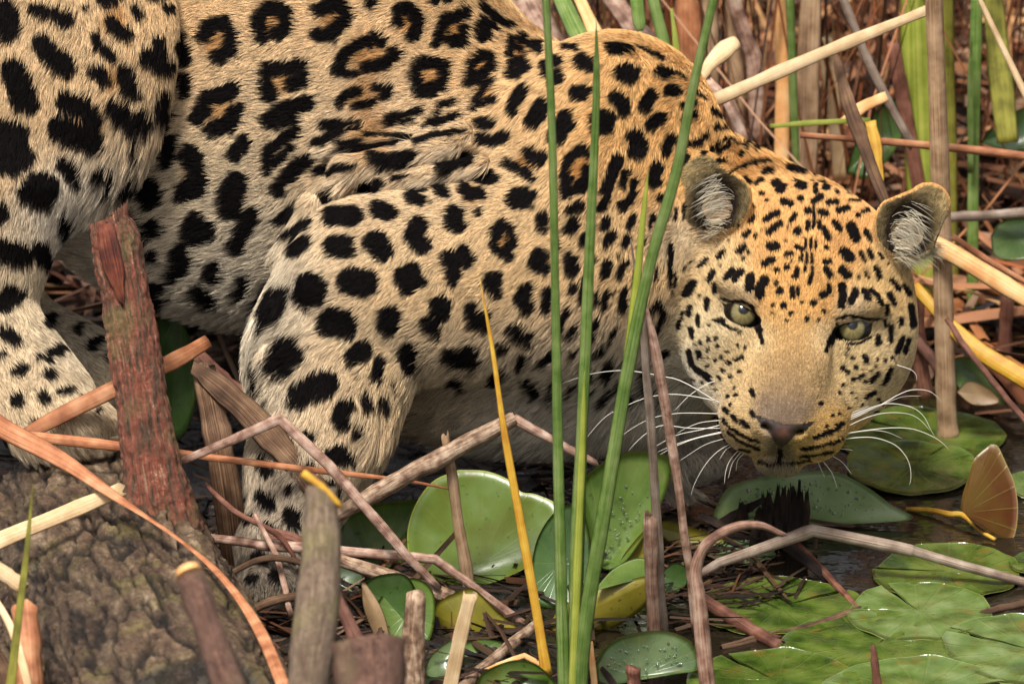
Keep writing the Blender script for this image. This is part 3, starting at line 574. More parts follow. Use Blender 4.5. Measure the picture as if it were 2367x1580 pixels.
for ou, ov, ls in WHISK:
    for wk in ls:
        p = np.array([(ou + x / 3.915, ov + y / 3.915, 0) for x, y in wk], float)
        p[:, 2] = np.linspace(-128, -95 if len(wk) > 4 else -115, len(p))
        path = smooth_path(p, 22); r = (.92 if len(wk) > 3 else .75) * random.uniform(.75, 1.1) * (1 - np.linspace(0, 1, 22)) ** .55 / K + .0001
        V, Fc, UV = tube_mesh(Pn(path), r, 5)
        mesh_obj('whisker', V, Fc, M_WHITE_HAIR, leopard)
for (x0, y0, x1, y1, cx_, cy_) in [(1745,760,1690,700,1712,722),(1735,770,1670,720,1690,740)]: pass
# long pale hairs inside the ears
for sgn in (-1, 1):
    n = 170; t = rng.random(n)
    rr = rng.uniform(-1, 1, n)
    r0 = sgn * (184 + 46 * t + 10 * rr); d0 = -216 - 62 * t + rng.normal(0, 24, n)
    root = np.stack(from_head(r0, d0, rng.uniform(-14, 14, n)), 1)
    ang = rng.normal(-.1 if sgn > 0 else -.1, .34, n) + .9 * (t - .5); L = rng.uniform(30, 80, n)
    dr, dd = sgn * np.cos(ang), np.sin(ang) + .25
    dirv = np.stack([dr * hc_ - dd * hs_, dr * hs_ + dd * hc_, -.75 * np.ones(n)], 1)
    ptsE = np.empty((n, 6, 3)); radE = np.empty((n, 6))
    for i, q in enumerate(np.linspace(0, 1, 6)):
        ptsE[:, i] = root + dirv * (L * q)[:, None]
        ptsE[:, i, 2] += .8 * L * q * q; ptsE[:, i, 1] += .35 * L * q * q
        radE[:, i] = .36 * (1 - q) ** .7 + .08
    make_curves('ear_tuft', ptsE, radE, np.array([.60, .53, .40]) * rng.uniform(.5, 1.25, (n, 1)), M_FUR, leopard)

    # cheek hair sweeping over the lower rim of the ear
    n = 210; t = rng.random(n); a = rng.uniform(-.35, 1.1, n)
    r0 = sgn * (196 + 92 * t); d0 = -192 + 26 * np.sin(t * 3.1) - 30 * t + rng.normal(0, 9, n)
    root = np.stack(from_head(r0, d0, -14 + 55 * t + rng.normal(0, 6, n)), 1)
    L = rng.uniform(26, 58, n); dr, dd = sgn * np.cos(a) * .9, .55 * np.sin(a) - .25
    dirv = np.stack([dr * hc_ - dd * hs_, dr * hs_ + dd * hc_, np.full(n, -.35)], 1)
    ptsE = np.empty((n, 6, 3)); radE = np.empty((n, 6))
    for i, q in enumerate(np.linspace(0, 1, 6)):
        ptsE[:, i] = root + dirv * (L * q)[:, None]; ptsE[:, i, 1] += .3 * L * q * q; ptsE[:, i, 2] += .3 * L * q * q
        radE[:, i] = .6 * (1 - q) ** .7 + .1
    make_curves('ear_tuft', ptsE, radE, np.array([.60, .51, .36]) * rng.uniform(.45, 1.1, (n, 1)), M_FUR, leopard)
# ------------------------------------------------------------------ plant materials
def plant_mat(name, cols, rough=.55, along=14.0, across=9.0, blotch=.5, bump=.5, trans=0.0, spec=.35, bscale=55.0):
    """streaked along the stem (UV y in metres, x across), blotched in object space"""
    m = bpy.data.materials.new(name); m.use_nodes = True; n = m.node_tree.nodes; l = m.node_tree.links
    b = n['Principled BSDF']; out = n['Material Output']
    uv = n.new('ShaderNodeUVMap'); uv.uv_map = 'UVMap'
    oi = n.new('ShaderNodeObjectInfo')
    mp = n.new('ShaderNodeMapping'); mp.inputs['Scale'].default_value = (across, along, 1)
    add = n.new('ShaderNodeVectorMath'); add.operation = 'ADD'
    l.new(uv.outputs['UV'], mp.inputs['Vector']); l.new(mp.outputs[0], add.inputs[0])
    sc = n.new('ShaderNodeVectorMath'); sc.operation = 'SCALE'; sc.inputs[3].default_value = 50
    cmb = n.new('ShaderNodeCombineXYZ')
    for k in range(3): l.new(oi.outputs['Random'], cmb.inputs[k])
    l.new(cmb.outputs[0], sc.inputs[0]); l.new(sc.outputs[0], add.inputs[1])
    t1 = n.new('ShaderNodeTexNoise'); t1.inputs['Scale'].default_value = 1.6; t1.inputs['Detail'].default_value = 5; t1.inputs['Roughness'].default_value = .65
    l.new(add.outputs[0], t1.inputs['Vector'])
    tc = n.new('ShaderNodeTexCoord'); ad2 = n.new('ShaderNodeVectorMath'); ad2.operation = 'ADD'
    l.new(tc.outputs['Object'], ad2.inputs[0]); l.new(sc.outputs[0], ad2.inputs[1])
    t2 = n.new('ShaderNodeTexNoise'); t2.inputs['Scale'].default_value = bscale; t2.inputs['Detail'].default_value = 4
    l.new(ad2.outputs[0], t2.inputs['Vector'])
    mx = n.new('ShaderNodeMix'); mx.data_type = 'FLOAT'; mx.inputs[0].default_value = blotch
    l.new(t1.outputs['Fac'], mx.inputs[2]); l.new(t2.outputs['Fac'], mx.inputs[3])
    rp = n.new('ShaderNodeValToRGB'); e = rp.color_ramp.elements
    pos = np.linspace(.40, .62, len(cols))
    e[0].position = pos[0]; e[0].color = (*cols[0], 1); e[1].position = pos[-1]; e[1].color = (*cols[-1], 1)
    for p_, c_ in zip(pos[1:-1], cols[1:-1]):
        k = e.new(p_); k.color = (*c_, 1)
    l.new(mx.outputs[0], rp.inputs['Fac'])
    hs_n = n.new('ShaderNodeHueSaturation'); mr = n.new('ShaderNodeMapRange'); mr.inputs['To Min'].default_value = .82; mr.inputs['To Max'].default_value = 1.18
    l.new(oi.outputs['Random'], mr.inputs['Value']); l.new(mr.outputs[0], hs_n.inputs['Value']); l.new(rp.outputs[0], hs_n.inputs['Color'])
    l.new(hs_n.outputs[0], b.inputs['Base Color']); b.inputs['Roughness'].default_value = rough; b.inputs['Specular IOR Level'].default_value = spec
    bp = n.new('ShaderNodeBump'); bp.inputs['Strength'].default_value = min(1, bump * 1.4); bp.inputs['Distance'].default_value = .0022
    l.new(t1.outputs['Fac'], bp.inputs['Height']); l.new(bp.outputs['Normal'], b.inputs['Normal'])
    if trans:
        tr = n.new('ShaderNodeBsdfTranslucent'); l.new(hs_n.outputs[0], tr.inputs['Color'])
        ms = n.new('ShaderNodeMixShader'); ms.inputs[0].default_value = trans
        l.new(b.outputs[0], ms.inputs[1]); l.new(tr.outputs[0], ms.inputs[2]); l.new(ms.outputs[0], out.inputs['Surface'])
    return m
M_CREAM = plant_mat('dry_straw_cream', [(.50, .33, .17), (.66, .46, .25), (.76, .58, .36)], bump=.35, along=5, across=16)
M_SALMON = plant_mat('dry_straw_orange', [(.24, .08, .035), (.43, .165, .07), (.58, .29, .15)], bump=.4, along=4, across=18)
M_TAN = plant_mat('dry_reed_tan', [(.20, .115, .06), (.40, .25, .14), (.50, .34, .21)], along=5, across=16)
M_PINK = plant_mat('weathered_reed_pink', [(.17, .085, .055), (.42, .25, .18), (.62, .45, .35)], along=9, across=12, blotch=.6, bscale=90)
M_MOTTLE = plant_mat('mottled_dead_stem', [(.12, .065, .04), (.30, .19, .12), (.50, .37, .26)], along=26, across=7, blotch=.55, bump=.8, bscale=120)
M_BROWN = plant_mat('dead_reed_brown', [(.055, .028, .016), (.15, .078, .042), (.30, .18, .10)], along=7, across=20, blotch=.35, bump=.8)
M_REDBROWN = plant_mat('dead_stem_redbrown', [(.06, .02, .012), (.17, .065, .04), (.28, .13, .085)], along=9, across=12)
M_DARK = plant_mat('rotten_dark_stem', [(.010, .006, .005), (.028, .015, .011), (.07, .04, .028)], along=16, across=22, bump=1.0, rough=.45)
M_GREY = plant_mat('grey_dead_stem', [(.16, .105, .075), (.30, .22, .165), (.44, .35, .28)], along=7, across=12)
M_GREEN = plant_mat('green_reed_blade', [(.10, .20, .03), (.25, .37, .085), (.42, .50, .20)], rough=.4, along=2.5, across=20, blotch=.35, bump=.7, trans=.25)
M_YGREEN = plant_mat('yellowgreen_reed_blade', [(.22, .27, .03), (.34, .38, .055), (.48, .48, .10)], rough=.45, along=1.5, across=14, blotch=.3, bump=.25, trans=.25)
M_YELLOW = plant_mat('yellow_dying_blade', [(.50, .22, .03), (.66, .36, .04), (.74, .50, .08)], rough=.45, along=4, across=8, blotch=.5, bump=.25, trans=.15)
M_OLIVE_BLADE = plant_mat('olive_grass', [(.13, .12, .015), (.24, .22, .03), (.33, .30, .05)], rough=.5, trans=.2)
M_PEACH = plant_mat('peach_dry_blade', [(.60, .27, .09), (.72, .40, .16), (.78, .50, .24)], along=3, across=12, bump=.3)
# ------------------------------------------------------------------ stems and blades
def path_of(pts, n, sharp):
    pts = np.array(pts, float)
    if not sharp: return smooth_path(pts, n)
    seg = np.linalg.norm(np.diff(pts, axis=0), axis=1); s = np.concatenate([[0], np.cumsum(seg)]); out = []
    t = list(np.linspace(0, s[-1], n))
    for k in s[1:-1]: t += [k - 5, k, k + 5]
    t = np.sort(np.clip(np.array(t), 0, s[-1]))
    return np.stack([np.interp(t, s, pts[:, i]) for i in range(3)], 1)
def stem(name, pts, width, mat, label=None, cat=None, group=None, flat=1.0, fold=0.0, twist=0.0, n=None, sides=10, sharp=False, ragged=None, parent=None, wob=0.035, taper_cap=False):
    """a reed, blade or stick: pts (u, v, w) in photo pixels, width in pixels; flat < 1 gives a strap, fold a keel"""
    pts = np.array(pts, float)
    dead = mat.name.startswith(('dry_reed', 'weathered', 'mottled', 'dead_', 'grey_dead', 'peeling'))
    if ragged is None: ragged = 5.0 if dead else 0.0
    if n is None: n = int(max(10, min(60, np.linalg.norm(np.diff(pts, axis=0), axis=1).sum() / 22)))
    p = path_of(pts, n, sharp); n = len(p)
    s = np.linspace(0, 1, n)
    wd = np.interp(s, np.linspace(0, 1, len(width)), width) if np.ndim(width) else np.full(n, float(width))
    tw = np.interp(s, np.linspace(0, 1, len(twist)), twist) if np.ndim(twist) else np.full(n, float(twist))
    sd_ = pts[0, 0] * .7 + pts[0, 1]
    if dead: p = p + np.stack([vnoise(np.stack([s * 11, s * 0 + sd_, s * 0 + k], 1), 1.0) for k in (1.5, 7.5, 13.5)], 1) * 2.4 * np.minimum(1, 12 * np.minimum(s, 1 - s))[:, None]
    q = Pn(p)
    wd = wd * .5 / K * (DIST + p[:, 2] / K) / DIST
    seed = abs(hash((round(pts[0, 0]), round(pts[0, 1])))) % 997
    if dead:
        arc = s * np.linalg.norm(np.diff(p, axis=0), axis=1).sum() + sd_ * 3
        wd = wd * (1 + .10 * np.exp(-(((arc % 260) - 130) / 9) ** 2))
    wd = wd * (1 + wob * 3 * vnoise(np.stack([s * 9, s * 0 + seed, s * 0], 1), 1.0))
    tan = np.gradient(q, axis=0); tan /= np.linalg.norm(tan, axis=1, keepdims=True) + 1e-12
    V, Fc, UV = [], [], []; ln = 0
    for i in range(n):
        view = FWD; side = np.cross(tan[i], view); side /= np.linalg.norm(side) + 1e-12; nrm = np.cross(side, tan[i])
        a = math.radians(tw[i]); side, nrm = side * math.cos(a) + nrm * math.sin(a), nrm * math.cos(a) - side * math.sin(a)
        if i: ln += np.linalg.norm(q[i] - q[i - 1])
        for j in range(sides):
            t = 2 * math.pi * j / sides; cx = math.cos(t)
            off = side * cx * wd[i] + nrm * (math.sin(t) * flat * wd[i] + fold * wd[i] * (abs(cx) - .5))
            if ragged and i in (0, n - 1): off = off + tan[i] * (random.choice([-1, -.3, .2, 1.5]) * ragged / K)
            V.append(q[i] + off); UV.append(((t / math.pi if t <= math.pi else 2 - t / math.pi), ln))
    for i in range(n - 1):
        for j in range(sides):
            k = (j + 1) % sides; Fc.append((i * sides + j, i * sides + k, (i + 1) * sides + k, (i + 1) * sides + j))
    Fc.append(tuple(range(sides))[::-1]); Fc.append(tuple((n - 1) * sides + j for j in range(sides)))
    o = mesh_obj(name, V, Fc, mat, parent, True, UV)
    if label: tag(o, label, cat, group, 'thing')
    return o
VT = math.tan(PITCH)
def up(u, v, vb, lean=1.0, z=0.0):
    """a point of an upright stem whose foot shows at row vb; lean 1 = plumb, 0 = leaning back"""
    return (u, v, wz(vb, z) - lean * VT * (vb - v))
# ------------------------------------------------------------------ ground, water
def ground_h(x, y):
    p = np.stack([x, y, np.zeros_like(x)], 1)
    left = 1 / (1 + np.exp((x - .10 - .05 * vnoise(p, .3)) / .035))            # mud bank under the animal
    far = 1 / (1 + np.exp(-(y - .52 - .06 * vnoise(p + 9, .25)) / .05))
    bank = np.maximum(left, far)
    return -.07 + bank * .078 + .010 * vnoise(p, .06) + .006 * vnoise(p + 3, .02) + far * np.clip(y - .6, 0, 3) * .05
Y0 = 0.0
def grid_mesh(name, xs, ys, hf, mat, kind):
    X, Y = np.meshgrid(xs, ys); x, y = X.ravel(), Y.ravel(); z = hf(x, y)
    nx, ny = len(xs), len(ys)
    i = (np.arange(ny - 1)[:, None] * nx + np.arange(nx - 1)[None]).ravel()
    o = mesh_obj(name, np.stack([x, y, z], 1), np.stack([i, i + 1, i + nx + 1, i + nx], 1).tolist(), mat)
    tag(o, kind=kind); return o
M_MUD = bpy.data.materials.new('wet_mud'); M_MUD.use_nodes = True
_n = M_MUD.node_tree.nodes; _l = M_MUD.node_tree.links; _b = _n['Principled BSDF']
_t = _n.new('ShaderNodeTexNoise'); _t.inputs['Scale'].default_value = 60; _t.inputs['Detail'].default_value = 8
_r = _n.new('ShaderNodeValToRGB'); _r.color_ramp.elements[0].color = (.005, .0035, .0025, 1); _r.color_ramp.elements[1].color = (.024, .015, .009, 1)
_tc = _n.new('ShaderNodeTexCoord'); _l.new(_tc.outputs['Object'], _t.inputs['Vector']); _l.new(_t.outputs['Fac'], _r.inputs['Fac']); _l.new(_r.outputs[0], _b.inputs['Base Color'])
_bp = _n.new('ShaderNodeBump'); _bp.inputs['Strength'].default_value = .9; _bp.inputs['Distance'].default_value = .01; _l.new(_t.outputs['Fac'], _bp.inputs['Height']); _l.new(_bp.outputs[0], _b.inputs['Normal'])
_b.inputs['Roughness'].default_value = .42
xs = np.concatenate([np.linspace(-30, -.8, 20), np.linspace(-.75, .75, 110), np.linspace(.8, 30, 20)])
ys = np.concatenate([np.linspace(-20, -.6, 14), np.linspace(-.55, 2.2, 150), np.linspace(2.3, 40, 24)])
grid_mesh('mud_ground', xs, ys, ground_h, M_MUD, 'structure')
M_WATER = bpy.data.materials.new('dark_pond_water'); M_WATER.use_nodes = True
_n = M_WATER.node_tree.nodes; _l = M_WATER.node_tree.links; _b = _n['Principled BSDF']
_b.inputs['Base Color'].default_value = (.016, .012, .007, 1); _b.inputs['Roughness'].default_value = .04; _b.inputs['IOR'].default_value = 1.33; _b.inputs['Specular IOR Level'].default_value = .6
_t = _n.new('ShaderNodeTexNoise'); _t.inputs['Scale'].default_value = 16; _t.inputs['Detail'].default_value = 3; _tc = _n.new('ShaderNodeTexCoord')
_mp = _n.new('ShaderNodeMapping'); _mp.inputs['Scale'].default_value = (1, 2.2, 1); _l.new(_tc.outputs['Object'], _mp.inputs[0]); _l.new(_mp.outputs[0], _t.inputs['Vector'])
_bp = _n.new('ShaderNodeBump'); _bp.inputs['Strength'].default_value = .22; _bp.inputs['Distance'].default_value = .008; _l.new(_t.outputs['Fac'], _bp.inputs['Height']); _l.new(_bp.outputs[0], _b.inputs['Normal'])
grid_mesh('water', np.linspace(-30, 30, 9), np.linspace(-20, 40, 9), lambda x, y: np.zeros_like(x), M_WATER, 'structure')
# ------------------------------------------------------------------ litter: tangled broken reeds nobody could count
def litter(name, n, place, mat, label, tilt=.35):
    V, Fc, COL = [], [], []
    pal = np.array([(.17, .07, .035), (.30, .13, .065), (.42, .24, .14), (.08, .035, .02), (.38, .165, .075), (.52, .28, .12), (.27, .08, .028), (.04, .02, .013), (.34, .13, .05)])
    for i in range(n):
        x, y, z, ang, L, wd, dk = place(i)
        el = random.gauss(0, tilt)
        d = np.array([math.cos(ang) * math.cos(el), math.sin(ang) * math.cos(el), math.sin(el)])
        s = np.array([-math.sin(ang), math.cos(ang), random.gauss(0, .5)]); s /= np.linalg.norm(s); nn = np.cross(d, s)
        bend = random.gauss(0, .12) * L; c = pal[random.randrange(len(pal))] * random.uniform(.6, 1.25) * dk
        b0 = len(V)
        for k in range(4):
            t = k / 3 - .5
            ctr = np.array([x, y, z]) + d * L * t + nn * bend * (.25 - t * t)
            w_ = wd * (1 if k < 3 else random.uniform(.4, 1))
            for a, b in ((1, -.12), (0, .28), (-1, -.12)):
                V.append(ctr + s * a * w_ + nn * b * w_); COL.append((*c, 1))
        for k in range(3):
            for a in range(2):
                q = b0 + k * 3 + a; Fc.append((q, q + 1, q + 4, q + 3))
    o = mesh_obj(name, V, Fc, mat)
    at = o.data.attributes.new('coat', 'FLOAT_COLOR', 'POINT'); at.data.foreach_set('color', np.array(COL, np.float32).ravel())
    return tag(o, label, None, None, 'stuff')
M_LITTER = attr_mat('reed_litter', 'coat', .6, .3, .5, 260.0)
def far_place(i):
    y = random.uniform(.42, 2.6); x = random.uniform(-.75, .85) * (1 + y * .05)
    z = float(ground_h(np.array([x]), np.array([y]))[0]) + abs(random.gauss(0, .035)) + .01
    ang = random.choice([random.gauss(0, .35), random.gauss(2.6, .5), random.uniform(0, 3.14)])
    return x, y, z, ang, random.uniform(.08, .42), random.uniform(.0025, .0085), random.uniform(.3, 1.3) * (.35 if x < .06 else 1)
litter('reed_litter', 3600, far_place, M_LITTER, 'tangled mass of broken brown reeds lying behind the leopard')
def under_place(i):
    while True:
        y = random.uniform(-.35, .75); x = random.uniform(-.6, .34)
        z = float(ground_h(np.array([x]), np.array([y]))[0])
        if z > -.03: break
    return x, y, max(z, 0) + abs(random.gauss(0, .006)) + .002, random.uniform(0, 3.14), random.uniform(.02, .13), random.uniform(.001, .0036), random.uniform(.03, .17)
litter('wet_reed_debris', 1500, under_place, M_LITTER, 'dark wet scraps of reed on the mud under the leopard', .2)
def shore_place(i):
    u = random.gauss(1640, 90); v = random.gauss(1320, 70); q = Gp(u, v)
    return q.x, q.y, random.uniform(-.002, .010), random.gauss(.3, .7), random.uniform(.02, .09), random.uniform(.0008, .0025), random.uniform(.06, .28)
litter('rotting_water_litter', 220, shore_place, M_LITTER, 'rotting brown scraps floating among the lily leaves', .12)

def thicket_place(i):
    y = random.uniform(.62, 2.3); x = random.uniform(-.1, .85) * (1 + y * .05)
    z = float(ground_h(np.array([x]), np.array([y]))[0])
    L = random.uniform(.25, .9)
    return x, y, z + L * .45, random.choice([0, math.pi]) + random.gauss(0, .6), L, random.uniform(.0012, .0042), random.uniform(.35, 1.35)
_g0 = random.gauss
def thicket():
    o_tilt = [random.gauss(1.35, .22) for _ in range(420)]; k = [0]
    def g(m, sd):
        if sd == 9.0: k[0] += 1; return o_tilt[k[0] % 420]
        return _g0(m, sd)
    random.gauss = g
    try: litter('dry_reed_thicket', 950, thicket_place, M_LITTER, 'thicket of thin dry orange brown reeds standing behind the leopard', 9.0)
    finally: random.gauss = _g0
thicket()
def paw_place(i):
    u = random.gauss(650, 120); v = random.uniform(1230, 1460); q = P(u, v, wz(v) - random.uniform(10, 120))
    return q.x, q.y, max(q.z, .004), random.gauss(.2, .8), random.uniform(.03, .13), random.uniform(.0008, .003), random.uniform(.06, .6)
litter('broken_reed_heap', 200, paw_place, M_LITTER, 'heap of dark broken reed pieces lying over the fore paw', .35)
# ------------------------------------------------------------------ water-lily leaves
def leaf_mat(name, cols, rim, vein=.25, rough=.3, trans=.22, rimw=.93, dark=None, nscale=26, relief=.3, blem=.25):
    """UV: x = angle round the stalk 0..1, y = 0 at the stalk, 1 at the rim"""
    m = bpy.data.materials.new(name); m.use_nodes = True; n = m.node_tree.nodes; l = m.node_tree.links
    b = n['Principled BSDF']; out = n['Material Output']
    uv = n.new('ShaderNodeUVMap'); uv.uv_map = 'UVMap'; sx = n.new('ShaderNodeSeparateXYZ'); l.new(uv.outputs[0], sx.inputs[0])
    tc = n.new('ShaderNodeTexCoord'); oi = n.new('ShaderNodeObjectInfo')
    t = n.new('ShaderNodeTexNoise'); t.inputs['Scale'].default_value = nscale; t.inputs['Detail'].default_value = 5; t.noise_dimensions = '4D'
    mu = n.new('ShaderNodeMath'); mu.operation = 'MULTIPLY'; mu.inputs[1].default_value = 40; l.new(oi.outputs['Random'], mu.inputs[0]); l.new(mu.outputs[0], t.inputs['W'])
    l.new(tc.outputs['Object'], t.inputs['Vector'])
    rp = n.new('ShaderNodeValToRGB'); e = rp.color_ramp.elements
    e[0].position = .36; e[0].color = (*cols[0], 1); e[1].position = .64; e[1].color = (*cols[-1], 1)
    if len(cols) > 2: k = e.new(.5); k.color = (*cols[1], 1)
    l.new(t.outputs['Fac'], rp.inputs['Fac'])
    # radiating veins
    w = n.new('ShaderNodeMath'); w.operation = 'MULTIPLY'; w.inputs[1].default_value = 2 * math.pi * 17; l.new(sx.outputs[0], w.inputs[0])
    s_ = n.new('ShaderNodeMath'); s_.operation = 'COSINE'; l.new(w.outputs[0], s_.inputs[0])
    mr = n.new('ShaderNodeMapRange'); mr.inputs['From Min'].default_value = .90; mr.inputs['From Max'].default_value = 1.0; mr.inputs['To Max'].default_value = vein; l.new(s_.outputs[0], mr.inputs['Value'])
    mx = n.new('ShaderNodeMix'); mx.data_type = 'RGBA'; l.new(mr.outputs[0], mx.inputs[0]); l.new(rp.outputs[0], mx.inputs[6]); mx.inputs[7].default_value = (*rim, 1)
    mr2 = n.new('ShaderNodeMapRange'); mr2.inputs['From Min'].default_value = rimw; mr2.inputs['From Max'].default_value = 1.0; mr2.inputs['To Max'].default_value = .8; l.new(sx.outputs[1], mr2.inputs['Value'])
    mx2 = n.new('ShaderNodeMix'); mx2.data_type = 'RGBA'; l.new(mr2.outputs[0], mx2.inputs[0]); l.new(mx.outputs[2], mx2.inputs[6]); mx2.inputs[7].default_value = (*rim, 1)
    # brown specks of wear
    t3 = n.new('ShaderNodeTexNoise'); t3.inputs['Scale'].default_value = 150; t3.inputs['Detail'].default_value = 2; l.new(tc.outputs['Object'], t3.inputs['Vector'])
    mr3 = n.new('ShaderNodeMapRange'); mr3.inputs['From Min'].default_value = .66; mr3.inputs['From Max'].default_value = .74; mr3.inputs['To Max'].default_value = .6; l.new(t3.outputs['Fac'], mr3.inputs['Value'])
    mx3 = n.new('ShaderNodeMix'); mx3.data_type = 'RGBA'; l.new(mr3.outputs[0], mx3.inputs[0]); l.new(mx2.outputs[2], mx3.inputs[6]); mx3.inputs[7].default_value = (*(dark or (.035, .03, .01)), 1)
    t4 = n.new('ShaderNodeTexNoise'); t4.inputs['Scale'].default_value = 42; t4.inputs['Detail'].default_value = 4; l.new(tc.outputs['Object'], t4.inputs['Vector'])
    mr4 = n.new('ShaderNodeMapRange'); mr4.inputs['From Min'].default_value = .60; mr4.inputs['From Max'].default_value = .68; mr4.inputs['To Max'].default_value = blem; l.new(t4.outputs['Fac'], mr4.inputs['Value'])
    mx4 = n.new('ShaderNodeMix'); mx4.data_type = 'RGBA'; l.new(mr4.outputs[0], mx4.inputs[0]); l.new(mx3.outputs[2], mx4.inputs[6]); mx4.inputs[7].default_value = (.16, .11, .02, 1); mx3 = mx4
    l.new(mx3.outputs[2], b.inputs['Base Color']); b.inputs['Roughness'].default_value = rough; b.inputs['Specular IOR Level'].default_value = .55
    bp = n.new('ShaderNodeBump'); bp.inputs['Strength'].default_value = relief; bp.inputs['Distance'].default_value = .003
    ad = n.new('ShaderNodeMath'); ad.operation = 'ADD'; l.new(t.outputs['Fac'], ad.inputs[0]); l.new(mr.outputs[0], ad.inputs[1]); l.new(ad.outputs[0], bp.inputs['Height']); l.new(bp.outputs[0], b.inputs['Normal'])
    if trans:
        tr = n.new('ShaderNodeBsdfTranslucent'); l.new(mx3.outputs[2], tr.inputs['Color'])
        ms = n.new('ShaderNodeMixShader'); ms.inputs[0].default_value = trans
        l.new(b.outputs[0], ms.inputs[1]); l.new(tr.outputs[0], ms.inputs[2]); l.new(ms.outputs[0], out.inputs['Surface'])
    return m
ML_BRIGHT = leaf_mat('lily_leaf_bright', [(.105, .135, .008), (.125, .185, .022), (.16, .235, .055)], (.36, .38, .06), .05, .30, .25, .975)
ML_MID = leaf_mat('lily_leaf_green', [(.06, .115, .015), (.105, .17, .028), (.15, .22, .05)], (.32, .36, .06), .10, .28, .2, .96)
ML_DARK = leaf_mat('lily_leaf_dark', [(.03, .07, .014), (.055, .11, .025), (.085, .145, .045)], (.16, .2, .04), .12, .22, .12, .97)
ML_OLIVE = leaf_mat('lily_leaf_underside_olive', [(.17, .15, .012), (.25, .21, .02), (.31, .25, .03)], (.42, .40, .07), .08, .4, .25, .965)
ML_BLUE = leaf_mat('lily_leaf_bluegreen', [(.11, .175, .07), (.17, .25, .115), (.26, .34, .185)], (.30, .36, .16), .08, .24, .15, .97)
ML_GREY = leaf_mat('lily_leaf_greygreen', [(.045, .085, .022), (.075, .12, .036), (.12, .17, .065)], (.40, .36, .06), .08, .2, .12, .955)
ML_PAD = leaf_mat('floating_pad', [(.026, .050, .008), (.065, .105, .014), (.115, .155, .03)], (.16, .18, .035), .16, .12, .08, .98, (.07, .035, .01), 34, .75, .55)
ML_PAD2 = leaf_mat('floating_pad_light', [(.055, .09, .016), (.10, .155, .034), (.17, .225, .08)], (.22, .25, .07), .16, .14, .08, .98, (.08, .05, .015), 34, .7, .5)
ML_RED = leaf_mat('lily_leaf_red', [(.105, .026, .008), (.135, .044, .011), (.155, .078, .016)], (.26, .22, .03), .3, .35, .2, .975)
ML_TANLEAF = leaf_mat('dried_lily_leaf', [(.22, .13, .06), (.34, .22, .11), (.45, .32, .18)], (.55, .42, .22), .15, .5, .1, .96)
def leaf(name, outline, depth, mat, label, cat='lily leaf', group=None, stalk=None, cup=0.0, parent=None, kind='thing', nring=9, wave=0.0):
    """outline: photo pixels (u, v); depth(u, v) -> w. Filled in rings round the stalk point; two-sided shell with a rounded rim"""
    ol = smooth_path(list(outline) + [outline[0]], 72)[:-1][:, :2]
    c = np.array(stalk if stalk else ol.mean(0)); n = len(ol); V, UV, Fc = [], [], []
    lay = []
    ph = random.uniform(0, 6)
    for layer in (0, 1):
        base = len(V); lay.append(base)
        for i in range(nring + 1):
            f = i / nring
            for j in range(n):
                p = c + (ol[j] - c) * max(f, .002)
                w_ = depth(p[0], p[1]) - cup * (f ** 2) + wave * math.sin(j / n * 2 * math.pi * 5 + ph) * f ** 2
                V.append((p[0], p[1], w_ + (2.6 * (1 - f ** 6) if layer else 0))); UV.append((j / n, f))
    V = Pn(np.array(V))
    for k, base in enumerate(lay):
        for i in range(nring):
            for j in range(n):
                q = (j + 1) % n; f = (base + i * n + j, base + i * n + q, base + (i + 1) * n + q, base + (i + 1) * n + j)
                Fc.append(f if k else f[::-1])
    a, b = lay[0] + nring * n, lay[1] + nring * n
    for j in range(n):
        q = (j + 1) % n; Fc.append((a + j, a + q, b + q, b + j))
    o = mesh_obj(name, V, Fc, mat, parent, True, UV)
    if label: tag(o, label, cat, group, kind)
    return o
def upright(vb, lean=1.0, k=0.0, uc=0.0, z=0.0):
    w0 = wz(vb, z)
    return lambda u, v: w0 - lean * VT * (vb - v) + k * (u - uc) ** 2
def pad(u, v, r, mat, label, z=.003, rot=0.0, tilt=(0, 0), cup=.004, group=None, squash=1.0):
    """floating lily pad: a notched disc on the water, r in pixels"""
    c = Gp(u, v, z); n = 72; nring = 10; R = r / K; V, UV, Fc = [], [], []; lay = []; ph = random.uniform(0, 6)
    for layer in (0, 1):
        base = len(V); lay.append(base)
        for i in range(nring + 1):
            f = max(i / nring, .003)
            for j in range(n + 1):
                a = rot + .05 + (2 * math.pi - .10) * j / n
                rr = R * f * (1 + .045 * math.sin(2 * a + ph) + .03 * math.sin(3 * a + ph * 1.7) + .012 * math.sin(7 * a + ph * 2) + .006 * math.sin(17 * a + ph))
                x, y = rr * math.cos(a), rr * math.sin(a) * squash
                zz = cup * f ** 5 + tilt[0] * x + tilt[1] * y + + .0009 * math.sin(a * 4 + ph) * f ** 2 + .0005 * math.sin(a * 9 + ph * 3) * f ** 3 + .0009 * math.sin(x * 130 + ph) * math.sin(y * 110 + ph) - (.0014 if layer else 0)
                V.append((c.x + x, c.y + y, c.z + zz)); UV.append((j / n, f))
    m = n + 1
    for k, base in enumerate(lay):
        for i in range(nring):
            for j in range(n):
                f = (base + i * m + j, base + i * m + j + 1, base + (i + 1) * m + j + 1, base + (i + 1) * m + j)
                Fc.append(f[::-1] if k == 0 else f)
    a, b = lay[0] + nring * m, lay[1] + nring * m
    for j in range(n): Fc.append((a + j, a + j + 1, b + j + 1, b + j))
    return tag(mesh_obj('lily_pad', V, Fc, mat, None, True, UV), label, 'lily pad', group, 'thing')
def nb(a): return a
ML_PALE = leaf_mat('lily_leaf_pale', [(.17, .25, .09), (.24, .32, .13), (.32, .40, .20)], (.34, .38, .15), .06, .24, .15, .975)
